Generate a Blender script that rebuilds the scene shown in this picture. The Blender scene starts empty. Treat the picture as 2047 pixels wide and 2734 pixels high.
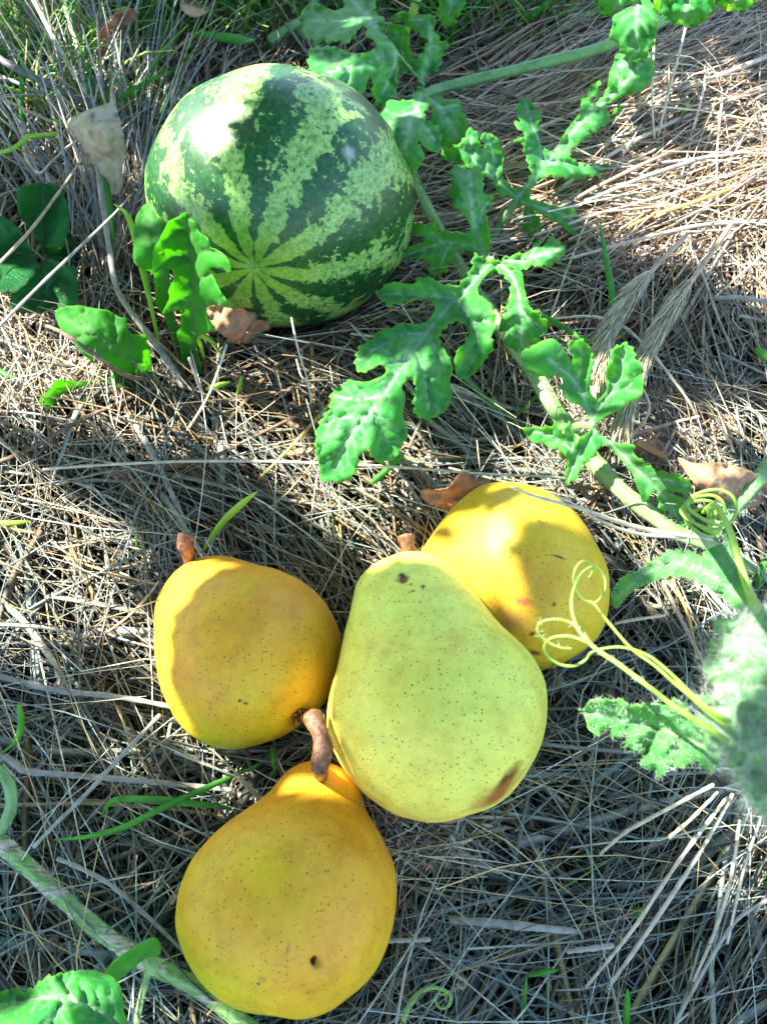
import bpy, math, random
import numpy as np
from mathutils import Vector, Matrix, noise
from mathutils.geometry import delaunay_2d_cdt

random.seed(7); rng = np.random.default_rng(7)
scene = bpy.context.scene
COL = scene.collection

# ------------------------------------------------------------------ camera
CH = 0.34                      # camera height (m)
PITCH = math.radians(60)       # below the horizon
FPX = 2065.0                   # focal length in photo pixels
FW = np.array([0, math.cos(PITCH), -math.sin(PITCH)])
UP = np.array([0, math.sin(PITCH), math.cos(PITCH)])
RT = np.array([1.0, 0, 0]); CAM = np.array([0, 0, CH])
cd = bpy.data.cameras.new('camera'); cam = bpy.data.objects.new('camera', cd); COL.objects.link(cam)
cam.location = (0, 0, CH); cam.rotation_euler = (math.radians(90) - PITCH, 0, 0)
cd.sensor_fit = 'VERTICAL'; cd.sensor_height = 36; cd.sensor_width = 27
cd.lens = FPX / 2734 * 36; cd.clip_start = 0.005; cd.clip_end = 400
cd.dof.use_dof = True; cd.dof.focus_distance = 0.33; cd.dof.aperture_fstop = 22
scene.camera = cam

# ------------------------------------------------------------------ light
SUN_EL, SUN_AZ = math.radians(48), math.radians(-64)    # azimuth from +Y towards +X
SD = np.array([math.sin(SUN_AZ) * math.cos(SUN_EL), math.cos(SUN_AZ) * math.cos(SUN_EL), math.sin(SUN_EL)])
world = bpy.data.worlds.new('World'); scene.world = world; world.use_nodes = True
wn = world.node_tree.nodes; wl = world.node_tree.links
sky = wn.new('ShaderNodeTexSky'); sky.sky_type = 'NISHITA'; sky.sun_disc = False
sky.sun_elevation = SUN_EL; sky.sun_rotation = SUN_AZ; sky.air_density = 1.0; sky.dust_density = 0.6; sky.ozone_density = 1.2
wn['Background'].inputs['Strength'].default_value = 0.14
wl.new(sky.outputs[0], wn['Background'].inputs['Color'])
sl = bpy.data.lights.new('sun', 'SUN'); so = bpy.data.objects.new('sun', sl); COL.objects.link(so)
sl.energy = 5.0; sl.angle = math.radians(0.5); sl.color = (1, 0.95, 0.88)
so.rotation_euler = Vector(SD).to_track_quat('Z', 'Y').to_euler()
vs = scene.view_settings
vs.view_transform = 'Standard'; vs.look = 'None'; vs.exposure = 2.3; vs.gamma = 1; vs.use_curve_mapping = False
scene.cycles.transparent_max_bounces = 8
scene.cycles.max_bounces = 8; scene.cycles.transmission_bounces = 6

# ------------------------------------------------------------------ geometry helpers
def ray(px, py):
    px = np.asarray(px, float); py = np.asarray(py, float)
    return FW * FPX + RT * (px - 1023.5)[..., None] - UP * (py - 1367.0)[..., None]
def P(px, py, z=0.0):
    """the point of the level z that the photo shows at a pixel"""
    r = ray(px, py); t = (np.asarray(z, float) - CH) / r[..., 2]
    return CAM + r * t[..., None]
def mpp(p):
    """metres per photo pixel at a world point"""
    return float(np.dot(np.asarray(p) - CAM, FW)) / FPX
def project(p):
    d = np.asarray(p) - CAM; k = d @ FW
    return 1023.5 + FPX * (d @ RT) / k, 1367.0 - FPX * (d @ UP) / k
def catmull(pts, n=6, closed=False):
    pts = np.asarray(pts, float); out = []
    m = len(pts)
    for i in range(m if closed else m - 1):
        if closed: a, b, c, d = pts[i - 1], pts[i], pts[(i + 1) % m], pts[(i + 2) % m]
        else: a, b, c, d = pts[max(i - 1, 0)], pts[i], pts[i + 1], pts[min(i + 2, m - 1)]
        for k in range(n):
            t = k / n
            out.append(0.5 * (2 * b + (c - a) * t + (2 * a - 5 * b + 4 * c - d) * t * t + (3 * b - a - 3 * c + d) * t ** 3))
    if not closed: out.append(pts[-1])
    return np.array(out)

def mesh_np(name, V, F, smooth=True, attrs=None):
    """mesh from numpy arrays: F is (n,3) or (n,4)"""
    V = np.asarray(V, np.float32); F = np.asarray(F, np.int32)
    m = bpy.data.meshes.new(name); k = F.shape[1]
    m.vertices.add(len(V)); m.vertices.foreach_set('co', V.ravel())
    m.loops.add(F.size); m.loops.foreach_set('vertex_index', F.ravel())
    m.polygons.add(len(F)); m.polygons.foreach_set('loop_start', np.arange(0, F.size, k, dtype=np.int32))
    try: m.polygons.foreach_set('loop_total', np.full(len(F), k, np.int32))
    except Exception: pass
    m.polygons.foreach_set('use_smooth', np.full(len(F), smooth))
    m.update(calc_edges=True)
    for an, (kind, data) in (attrs or {}).items():
        a = m.attributes.new(an, 'FLOAT_COLOR' if kind == 'c' else 'FLOAT', 'POINT')
        a.data.foreach_set('color' if kind == 'c' else 'value', np.asarray(data, np.float32).ravel())
    return m
def link(name, mesh, mat, parent=None, label=None, cat=None, group=None, kind=None):
    o = bpy.data.objects.new(name, mesh); COL.objects.link(o)
    if mesh is not None and mat is not None: mesh.materials.append(mat)
    if parent is not None:
        o.parent = parent; o.matrix_parent_inverse = Matrix.Translation(-parent.location) if parent.type == 'EMPTY' and parent.parent is None else Matrix()
    if label: o['label'] = label
    if cat: o['category'] = cat
    if group: o['group'] = group
    if kind: o['kind'] = kind
    return o
def thing(name, label, cat, loc, group=None):
    o = bpy.data.objects.new(name, None); COL.objects.link(o); o.location = Vector(loc); o.empty_display_size = 0.01
    o['label'] = label; o['category'] = cat
    if group: o['group'] = group
    return o

def frames(C):
    T = np.gradient(C, axis=0); T /= np.linalg.norm(T, axis=1)[:, None] + 1e-12
    n = np.cross(T[0], [0.13, 0.2, 0.97]); n /= np.linalg.norm(n); N = []
    for t in T:
        n = n - t * np.dot(n, t); n /= np.linalg.norm(n) + 1e-12; N.append(n.copy())
    N = np.array(N); return T, N, np.cross(T, N)
def tube_data(C, R, sides=8, flat=1.0, bump=0.0, ridge=0.0):
    C = np.asarray(C, float); R = np.asarray(R, float); T, N, B = frames(C)
    a = np.linspace(0, 2 * math.pi, sides, endpoint=False)
    rr = R[:, None] * (1 + bump * rng.normal(size=(len(C), sides))) * (1 + ridge * np.cos(a * 5)[None]) 
    V = C[:, None] + N[:, None] * (rr * np.cos(a))[..., None] + B[:, None] * (rr * np.sin(a) * flat)[..., None]
    n = len(C); V = V.reshape(-1, 3)
    i = np.arange(n - 1)[:, None] * sides; j = np.arange(sides)[None]; j2 = (j + 1) % sides
    F = np.stack([i + j, i + j2, i + sides + j2, i + sides + j], -1).reshape(-1, 4)
    V = np.vstack([V, C[0] - T[0] * R[0] * .4, C[-1] + T[-1] * R[-1] * .4])
    c0, c1 = len(V) - 2, len(V) - 1; jj = np.arange(sides)
    F0 = np.stack([np.full(sides, c0), (jj + 1) % sides, jj, jj], -1)
    F1 = np.stack([np.full(sides, c1), (n - 1) * sides + jj, (n - 1) * sides + (jj + 1) % sides, (n - 1) * sides + (jj + 1) % sides], -1)
    return V, F, F0[:, :3], F1[:, :3]
def tube_mesh(name, C, R, sides=8, flat=1.0, bump=0.0, ridge=0.0):
    V, F, a, b = tube_data(C, R, sides, flat, bump, ridge)
    m = bpy.data.meshes.new(name)
    m.from_pydata(V.tolist(), [], F.tolist() + a.tolist() + b.tolist()); m.polygons.foreach_set('use_smooth', [True] * len(m.polygons))
    return m
def px_curve(pts, n=6, rs=1.0):
    """pts: (px,py,z,r_px) -> smooth 3D centreline and radii in metres"""
    c = catmull([tuple(q) for q in pts], n)
    C = P(c[:, 0], c[:, 1], c[:, 2]); R = np.array([mpp(p) for p in C]) * np.maximum(c[:, 3], .5) * rs
    return C, R
def strands_mesh(name, C, W, cols, sides=3, flat=None, taper=0.35):
    """C (n,k,3) centrelines, W (n,) radii, cols (n,3): many thin stalks in one mesh"""
    n, k, _ = C.shape
    T = np.gradient(C, axis=1); T /= np.linalg.norm(T, axis=2)[..., None] + 1e-12
    u = rng.normal(size=(n, 1, 3)) * .35 + np.array([0, 0, 1.0]); N = np.cross(T, u); N /= np.linalg.norm(N, axis=2)[..., None] + 1e-12
    B = np.cross(N, T)
    a = np.linspace(0, 2 * math.pi, sides, endpoint=False)
    tt = np.linspace(0, 1, k); prof = 1 - (1 - taper) * tt ** 2
    fl = np.ones(n) if flat is None else flat
    r = (W[:, None] * prof[None])[:, :, None]
    V = C[:, :, None] + N[:, :, None] * (r * np.cos(a))[..., None] + B[:, :, None] * (r * np.sin(a) * fl[:, None, None])[..., None]
    V = V.reshape(-1, 3)
    s = np.arange(n)[:, None, None] * k * sides; i = np.arange(k - 1)[None, :, None] * sides; j = np.arange(sides)[None, None]; j2 = (j + 1) % sides
    F = np.stack([s + i + j, s + i + j2, s + i + sides + j2, s + i + sides + j], -1).reshape(-1, 4)
    c = np.repeat(np.concatenate([cols, np.ones((n, 1))], 1), k * sides, 0)
    return mesh_np(name, V, F, True, {'tint': ('c', c)})

# ------------------------------------------------------------------ materials
def mat(name):
    m = bpy.data.materials.new(name); m.use_nodes = True; nt = m.node_tree
    return m, nt, nt.nodes['Principled BSDF'], nt.nodes['Material Output']
def N(nt, t, **kw):
    n = nt.nodes.new(t)
    for k, v in kw.items():
        if k in n.inputs: n.inputs[k].default_value = v
        else: setattr(n, k, v)
    return n
def lk(nt, a, b): nt.links.new(a, b)
def ramp(nt, fac, stops):
    r = nt.nodes.new('ShaderNodeValToRGB'); e = r.color_ramp.elements
    while len(e) > 1: e.remove(e[-1])
    for i, (p, c) in enumerate(stops):
        x = e[0] if i == 0 else e.new(p)
        x.position = p; x.color = (*c, 1) if len(c) == 3 else c
    lk(nt, fac, r.inputs[0]); return r
def mix(nt, f, a, b, mode='MIX'):
    m = nt.nodes.new('ShaderNodeMix'); m.data_type = 'RGBA'; m.blend_type = mode
    for s, v in ((m.inputs[0], f), (m.inputs[6], a), (m.inputs[7], b)):
        if hasattr(v, 'links'): lk(nt, v, s)
        else: s.default_value = v if isinstance(v, float) else (*v, 1)
    return m.outputs[2]
def math_n(nt, op, a, b=None, clamp=False):
    m = nt.nodes.new('ShaderNodeMath'); m.operation = op; m.use_clamp = clamp
    for i, v in enumerate((a, b)):
        if v is None: continue
        if hasattr(v, 'links'): lk(nt, v, m.inputs[i])
        else: m.inputs[i].default_value = v
    return m.outputs[0]
def bump(nt, h, strength, dist, bs):
    b = nt.nodes.new('ShaderNodeBump'); b.inputs['Strength'].default_value = strength; b.inputs['Distance'].default_value = dist
    lk(nt, h, b.inputs['Height']); lk(nt, b.outputs[0], bs.inputs['Normal'])

def leaf_mat(name, base, alt, vein, trans, rough=.58, scale=90, edge=(.14, .36, .05), tw=.45, spec=.2, sheen=.05):
    m, nt, bs, out = mat(name)
    tc = N(nt, 'ShaderNodeTexCoord'); n1 = N(nt, 'ShaderNodeTexNoise', Scale=scale, Detail=5.0); lk(nt, tc.outputs['Object'], n1.inputs['Vector'])
    n2 = N(nt, 'ShaderNodeTexNoise', Scale=scale * 9, Detail=3.0); lk(nt, tc.outputs['Object'], n2.inputs['Vector'])
    c = mix(nt, math_n(nt, 'MULTIPLY_ADD', n1.outputs[0], 2.2, True), base, alt)
    nt.nodes[-1].inputs
    r = ramp(nt, n1.outputs[0], [(.35, base), (.65, alt)])
    v = N(nt, 'ShaderNodeAttribute', attribute_name='vein'); e = N(nt, 'ShaderNodeAttribute', attribute_name='edge')
    vo = N(nt, 'ShaderNodeTexVoronoi', feature='DISTANCE_TO_EDGE', Scale=scale * 6.5); lk(nt, tc.outputs['Object'], vo.inputs['Vector'])
    fine = ramp(nt, vo.outputs['Distance'], [(.0, (1, 1, 1)), (.09, (0, 0, 0))])
    c1 = mix(nt, math_n(nt, 'MULTIPLY', fine.outputs[0], .10), r.outputs[0], vein)
    c2 = mix(nt, v.outputs['Fac'], c1, vein); c3 = mix(nt, e.outputs['Fac'], c2, edge)
    # pale underside
    geo = N(nt, 'ShaderNodeNewGeometry')
    lk(nt, c3, bs.inputs['Base Color']); bs.inputs['Roughness'].default_value = rough
    bs.inputs['Specular IOR Level'].default_value = spec; bs.inputs['Sheen Weight'].default_value = sheen; bs.inputs['Sheen Roughness'].default_value = .35
    h = math_n(nt, 'ADD', math_n(nt, 'MULTIPLY', n2.outputs[0], .5), math_n(nt, 'MULTIPLY', fine.outputs[0], -.35))
    bump(nt, h, .55, .0006, bs)
    tr = N(nt, 'ShaderNodeBsdfTranslucent'); tcol = mix(nt, v.outputs['Fac'], trans, tuple(x * .6 for x in trans))
    lk(nt, tcol, tr.inputs[0]); ms = N(nt, 'ShaderNodeMixShader'); ms.inputs[0].default_value = tw
    lk(nt, bs.outputs[0], ms.inputs[1]); lk(nt, tr.outputs[0], ms.inputs[2]); lk(nt, ms.outputs[0], out.inputs[0])
    return m
M_leaf = leaf_mat('melon_leaf', (.010, .175, .040), (.040, .29, .040), (.42, .62, .42), (.42, .85, .02))
M_leafmid = leaf_mat('downy_leaf', (.035, .24, .06), (.10, .36, .09), (.35, .55, .3), (.38, .72, .05), rough=.6)
M_leafpale = leaf_mat('young_leaf', (.12, .42, .15), (.26, .56, .27), (.35, .5, .3), (.38, .62, .1), rough=.6)
M_dand = leaf_mat('weed_leaf', (.012, .14, .012), (.03, .22, .02), (.12, .32, .08), (.32, .80, .02), tw=.55, edge=(.08, .3, .04))
M_round = leaf_mat('dark_leaf', (.010, .11, .03), (.03, .20, .045), (.08, .22, .09), (.12, .35, .02), rough=.3, edge=(.05, .15, .04))
M_dry = leaf_mat('dry_leaf', (.27, .14, .07), (.50, .32, .19), (.5, .36, .22), (.45, .22, .06), rough=.75, scale=120, edge=(.3, .17, .08), tw=.25, spec=.15)
M_drypale = leaf_mat('pale_dry_leaf', (.36, .31, .20), (.58, .52, .38), (.5, .45, .3), (.5, .38, .2), rough=.8, scale=120, edge=(.4, .3, .15), tw=.25, spec=.15)
def plain(name, c1, c2, scale=150, rough=.5, tw=0, tc_=(.3, .5, .1), stretch=None, bmp=.3, spec=.35):
    m, nt, bs, out = mat(name); tc = N(nt, 'ShaderNodeTexCoord'); mp = N(nt, 'ShaderNodeMapping'); lk(nt, tc.outputs['Object'], mp.inputs[0])
    if stretch: mp.inputs['Scale'].default_value = stretch
    n1 = N(nt, 'ShaderNodeTexNoise', Scale=scale, Detail=6.0, Roughness=.6); lk(nt, mp.outputs[0], n1.inputs['Vector'])
    r = ramp(nt, n1.outputs[0], [(.35, c1), (.65, c2)]); lk(nt, r.outputs[0], bs.inputs['Base Color'])
    bs.inputs['Roughness'].default_value = rough; bs.inputs['Specular IOR Level'].default_value = spec
    bump(nt, n1.outputs[0], bmp, .001, bs)
    if tw:
        tr = N(nt, 'ShaderNodeBsdfTranslucent'); tr.inputs[0].default_value = (*tc_, 1); ms = N(nt, 'ShaderNodeMixShader'); ms.inputs[0].default_value = tw
        lk(nt, bs.outputs[0], ms.inputs[1]); lk(nt, tr.outputs[0], ms.inputs[2]); lk(nt, ms.outputs[0], out.inputs[0])
    return m
M_stem = plain('vine_stem', (.12, .30, .10), (.25, .45, .17), 160, .5, .15, (.4, .6, .15))
M_stempale = plain('old_vine_stem', (.15, .34, .08), (.33, .46, .19), 100, .5, .1, (.4, .6, .15))
def scar_stem():
    m, nt, bs, out = mat('scarred_stem'); tc = N(nt, 'ShaderNodeTexCoord'); mp = N(nt, 'ShaderNodeMapping'); mp.inputs['Rotation'].default_value = (0, 0, .72); mp.inputs['Scale'].default_value = (.28, 1.3, 1); lk(nt, tc.outputs['Object'], mp.inputs[0])
    n1 = N(nt, 'ShaderNodeTexNoise', Scale=150.0, Detail=5.0, Roughness=.6); lk(nt, mp.outputs[0], n1.inputs['Vector'])
    n2 = N(nt, 'ShaderNodeTexNoise', Scale=600.0, Detail=4.0); lk(nt, mp.outputs[0], n2.inputs['Vector'])
    g_ = ramp(nt, n2.outputs[0], [(.35, (.13, .30, .06)), (.65, (.30, .46, .17))]); sc = ramp(nt, n2.outputs[0], [(.38, (.16, .09, .05)), (.5, (.50, .44, .32)), (.7, (.62, .58, .48))])
    k = ramp(nt, n1.outputs[0], [(.52, (0, 0, 0)), (.56, (1, 1, 1))]); lk(nt, mix(nt, k.outputs[0], g_.outputs[0], sc.outputs[0]), bs.inputs['Base Color'])
    bs.inputs['Roughness'].default_value = .6; bump(nt, n2.outputs[0], .6, .001, bs); return m
M_scar = scar_stem()
M_bark = plain('scarred_skin', (.25, .17, .10), (.55, .50, .40), 300, .8)
M_tendril = plain('tendril', (.28, .50, .06), (.38, .58, .14), 200, .45, .3, (.5, .75, .1))
M_hair = plain('plant_hair', (.66, .80, .68), (.80, .88, .80), 50, .6, .35, (.7, .75, .6), bmp=0)
M_woody = plain('pear_stalk', (.10, .04, .018), (.27, .125, .06), 500, .4, stretch=(1, 1, .5), bmp=.8)
M_grass = plain('green_blade', (.05, .24, .03), (.10, .38, .05), 120, .45, .4, (.25, .7, .03))
M_lime = plain('lime_blade', (.22, .50, .04), (.42, .62, .08), 120, .45, .45, (.5, .8, .05))
M_twig = plain('brown_twig', (.10, .06, .035), (.24, .16, .10), 400, .8)
M_corky = plain('blemish', (.07, .02, .01), (.25, .11, .06), 900, .6, bmp=1)
def straw_mat(name, base=None, rough=.5):
    m, nt, bs, out = mat(name); tc = N(nt, 'ShaderNodeTexCoord')
    n1 = N(nt, 'ShaderNodeTexNoise', Scale=260.0, Detail=4.0); lk(nt, tc.outputs['Object'], n1.inputs['Vector'])
    n2 = N(nt, 'ShaderNodeTexNoise', Scale=1500.0, Detail=2.0); lk(nt, tc.outputs['Object'], n2.inputs['Vector'])
    if base is None: a = N(nt, 'ShaderNodeAttribute', attribute_name='tint').outputs['Color']
    else: a = N(nt, 'ShaderNodeRGB').outputs[0]; a.default_value = (*base, 1)
    r = ramp(nt, n1.outputs[0], [(.3, (.62, .6, .58)), (.55, (1, 1, 1)), (.75, (1.1, 1.08, 1.0))])
    c = mix(nt, 1.0, a, r.outputs[0], 'MULTIPLY'); lk(nt, c, bs.inputs['Base Color'])
    bs.inputs['Roughness'].default_value = rough; bs.inputs['Specular IOR Level'].default_value = .4
    bump(nt, n2.outputs[0], .4, .0003, bs)
    return m
M_straw = straw_mat('straw')
M_s_pale = straw_mat('pale_stalk', (.56, .48, .34)); M_s_grey = straw_mat('grey_stalk', (.32, .31, .26)); M_s_tan = straw_mat('tan_stalk', (.42, .31, .19))
M_s_gold = straw_mat('golden_stalk', (.62, .36, .10)); M_s_dark = straw_mat('dark_stalk', (.14, .13, .13)); M_foxtail = straw_mat('foxtail_straw', (.44, .40, .27), .7)

# ------------------------------------------------------------------ ground
def hgt(x, y):
    """gentle lumps of the mulch"""
    return (.004 * np.sin(x * 23 + 1.3) * np.cos(y * 19 + .6) + .003 * np.sin(x * 51 + y * 37) +
            .003 * np.cos(x * 13 - y * 47 + 2) + .022 / (1 + np.exp(-((x - .10) * 22 + (y - .52) * 10))))
gx = np.linspace(-1, 1, 120); gx = np.sign(gx) * (np.abs(gx) * .7 + np.abs(gx) ** 9 * 150)
gy = gx + .3
X, Y = np.meshgrid(gx, gy, indexing='ij'); far = np.clip(np.hypot(X, Y - .3) - .6, 0, 1)
Z = hgt(X, Y) * (1 - far) - .008
n = len(gx); ii = np.arange(n - 1)[:, None] * n + np.arange(n - 1)[None]
F = np.stack([ii, ii + n, ii + n + 1, ii + 1], -1).reshape(-1, 4)
m, nt, bs, out = mat('soil'); tc = N(nt, 'ShaderNodeTexCoord'); a = N(nt, 'ShaderNodeTexNoise', Scale=60.0, Detail=8.0); lk(nt, tc.outputs['Object'], a.inputs['Vector'])
r = ramp(nt, a.outputs[0], [(.3, (.018, .013, .009)), (.6, (.06, .042, .028)), (.8, (.12, .085, .055))]); lk(nt, r.outputs[0], bs.inputs['Base Color'])
bs.inputs['Roughness'].default_value = .95; bump(nt, a.outputs[0], .8, .004, bs)
g = link('ground', mesh_np('ground', np.stack([X, Y, Z], -1).reshape(-1, 3), F), m, label='dark soil under the straw mulch', kind='structure')

# ------------------------------------------------------------------ pears
def ellipsoid_hit(px, py, c, R):
    r = ray(px, py); r = r / np.linalg.norm(r); oc = CAM - c; b = oc @ r; q = b * b - (oc @ oc - R * R)
    t = -b - math.sqrt(max(q, 0)); return CAM + r * t
def pear_profile(t, neck, nl, fat):
    """radius (belly=1) for t 0(base)..1(tip); neck = neck radius, nl = where the neck ends"""
    pts = np.array([(0, 0), (.01, .10), (.03, .30), (.08, .55), (.16, .78), (.26, .93), (.38, 1.0), (.50, .95 + .03 * fat), (.62, .80 + .08 * fat),
                    (.74, .5 * (.80 + .08 * fat + neck)), (.84, neck * 1.02), (.91, neck * .88), (.96, neck * .66), (.985, neck * .38), (1, 0)])
    return np.interp(t, pts[:, 0], pts[:, 1])
def smooth(a, k=3):
    for _ in range(k): a = np.concatenate([[a[0]], (a[:-2] + 2 * a[1:-1] + a[2:]) / 4, [a[-1]]])
    return a
M_pears = {}
def pear_mat(name, yellow, green, blush, gdir, marks, seed, gbias=.5, bbias=.62):
    m, nt, bs, out = mat(name); tc = N(nt, 'ShaderNodeTexCoord'); ob = tc.outputs['Object']
    n1 = N(nt, 'ShaderNodeTexNoise', Scale=16.0, Detail=3.0); mp = N(nt, 'ShaderNodeMapping'); mp.inputs['Location'].default_value = (seed, seed * .3, 0)
    lk(nt, ob, mp.inputs[0]); lk(nt, mp.outputs[0], n1.inputs['Vector'])
    dp = N(nt, 'ShaderNodeVectorMath', operation='DOT_PRODUCT'); lk(nt, ob, dp.inputs[0]); dp.inputs[1].default_value = tuple(gdir)
    f = math_n(nt, 'ADD', math_n(nt, 'MULTIPLY', dp.outputs['Value'], 9.0), math_n(nt, 'MULTIPLY', n1.outputs[0], 1.0))
    gfac = ramp(nt, f, [(gbias - .22, (0, 0, 0)), (gbias + .28, (1, 1, 1))])
    c = mix(nt, gfac.outputs[0], yellow, green)
    n2 = N(nt, 'ShaderNodeTexNoise', Scale=22.0, Detail=4.0); mp2 = N(nt, 'ShaderNodeMapping'); mp2.inputs['Location'].default_value = (-seed, 2 + seed, 1)
    lk(nt, ob, mp2.inputs[0]); lk(nt, mp2.outputs[0], n2.inputs['Vector'])
    bf = math_n(nt, 'SUBTRACT', n2.outputs[0], math_n(nt, 'MULTIPLY', dp.outputs['Value'], 4.0))
    bfac = ramp(nt, bf, [(bbias - .17, (0, 0, 0)), (bbias + .15, (1, 1, 1))]); c = mix(nt, bfac.outputs[0], c, blush)
    fine = N(nt, 'ShaderNodeTexNoise', Scale=260.0, Detail=4.0); lk(nt, ob, fine.inputs['Vector'])
    c = mix(nt, .35, c, ramp(nt, fine.outputs[0], [(.3, (.72, .72, .66)), (.7, (1.1, 1.1, 1.1))]).outputs[0], 'MULTIPLY')
    mot = N(nt, 'ShaderNodeTexNoise', Scale=75.0, Detail=5.0, Roughness=.7); lk(nt, ob, mot.inputs['Vector'])
    c = mix(nt, .8, c, ramp(nt, mot.outputs[0], [(.30, (.80, .70, .55)), (.5, (1, 1, 1)), (.72, (1.12, 1.16, 1.3))]).outputs[0], 'MULTIPLY')
    # lenticels
    wn_ = N(nt, 'ShaderNodeTexNoise', Scale=600.0, Detail=1.0); lk(nt, ob, wn_.inputs['Vector'])
    wv = N(nt, 'ShaderNodeVectorMath', operation='SCALE'); lk(nt, wn_.outputs['Color'], wv.inputs[0]); wv.inputs['Scale'].default_value = .0005
    av = N(nt, 'ShaderNodeVectorMath', operation='ADD'); lk(nt, ob, av.inputs[0]); lk(nt, wv.outputs[0], av.inputs[1])
    vo = N(nt, 'ShaderNodeTexVoronoi', Scale=740.0, Randomness=1.0); lk(nt, av.outputs[0], vo.inputs['Vector'])
    # size of a dot differs from cell to cell
    wnz = N(nt, 'ShaderNodeTexWhiteNoise'); lk(nt, vo.outputs['Color'], wnz.inputs['Vector'])
    rad = math_n(nt, 'MULTIPLY_ADD', wnz.outputs['Value'], .20); nt.nodes[-1].inputs[2].default_value = .10
    df = math_n(nt, 'SUBTRACT', rad, vo.outputs['Distance']); dots = ramp(nt, math_n(nt, 'MULTIPLY', df, 12.0), [(0, (0, 0, 0)), (1, (1, 1, 1))])
    dots2 = math_n(nt, 'MULTIPLY', dots.outputs[0], math_n(nt, 'MULTIPLY_ADD', wnz.outputs['Value'], .45)); nt.nodes[-2].inputs[2].default_value = .45
    c = mix(nt, dots2, c, (.15, .10, .012))
    # bruises, scars and other brown marks, each at its own place on the skin
    for (q, rad_, colr, soft, st) in marks:
        sv = N(nt, 'ShaderNodeVectorMath', operation='SUBTRACT'); lk(nt, ob, sv.inputs[0]); sv.inputs[1].default_value = tuple(q)
        if st is not None:   # long mark: squeeze distances along st
            d_, k_ = st; dd = N(nt, 'ShaderNodeVectorMath', operation='DOT_PRODUCT'); lk(nt, sv.outputs[0], dd.inputs[0]); dd.inputs[1].default_value = tuple(d_)
            sc = N(nt, 'ShaderNodeVectorMath', operation='SCALE'); sc.inputs[0].default_value = tuple(np.array(d_) * (1 - k_)); lk(nt, dd.outputs['Value'], sc.inputs['Scale'])
            s2 = N(nt, 'ShaderNodeVectorMath', operation='SUBTRACT'); lk(nt, sv.outputs[0], s2.inputs[0]); lk(nt, sc.outputs[0], s2.inputs[1]); sv = s2
        ln = N(nt, 'ShaderNodeVectorMath', operation='LENGTH'); lk(nt, sv.outputs[0], ln.inputs[0])
        ns = N(nt, 'ShaderNodeTexNoise', Scale=.9 / rad_, Detail=4.0); lk(nt, ob, ns.inputs['Vector'])
        d = math_n(nt, 'ADD', math_n(nt, 'DIVIDE', ln.outputs['Value'], rad_), math_n(nt, 'MULTIPLY', math_n(nt, 'SUBTRACT', ns.outputs[0], .5), 1.3))
        k = ramp(nt, d, [(max(.0, 1 - soft), (1, 1, 1)), (1, (0, 0, 0))]); c = mix(nt, k.outputs[0], c, colr)
    lk(nt, c, bs.inputs['Base Color']); bs.inputs['Roughness'].default_value = .50; bs.inputs['Specular IOR Level'].default_value = .30
    bs.inputs['Subsurface Weight'].default_value = .05; bs.inputs['Subsurface Radius'].default_value = (.008, .005, .002); bs.inputs['Subsurface Scale'].default_value = .5
    h = math_n(nt, 'ADD', math_n(nt, 'MULTIPLY', fine.outputs[0], .25), math_n(nt, 'MULTIPLY', dots.outputs[0], -.25)); bump(nt, h, .35, .0006, bs)
    return m
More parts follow.
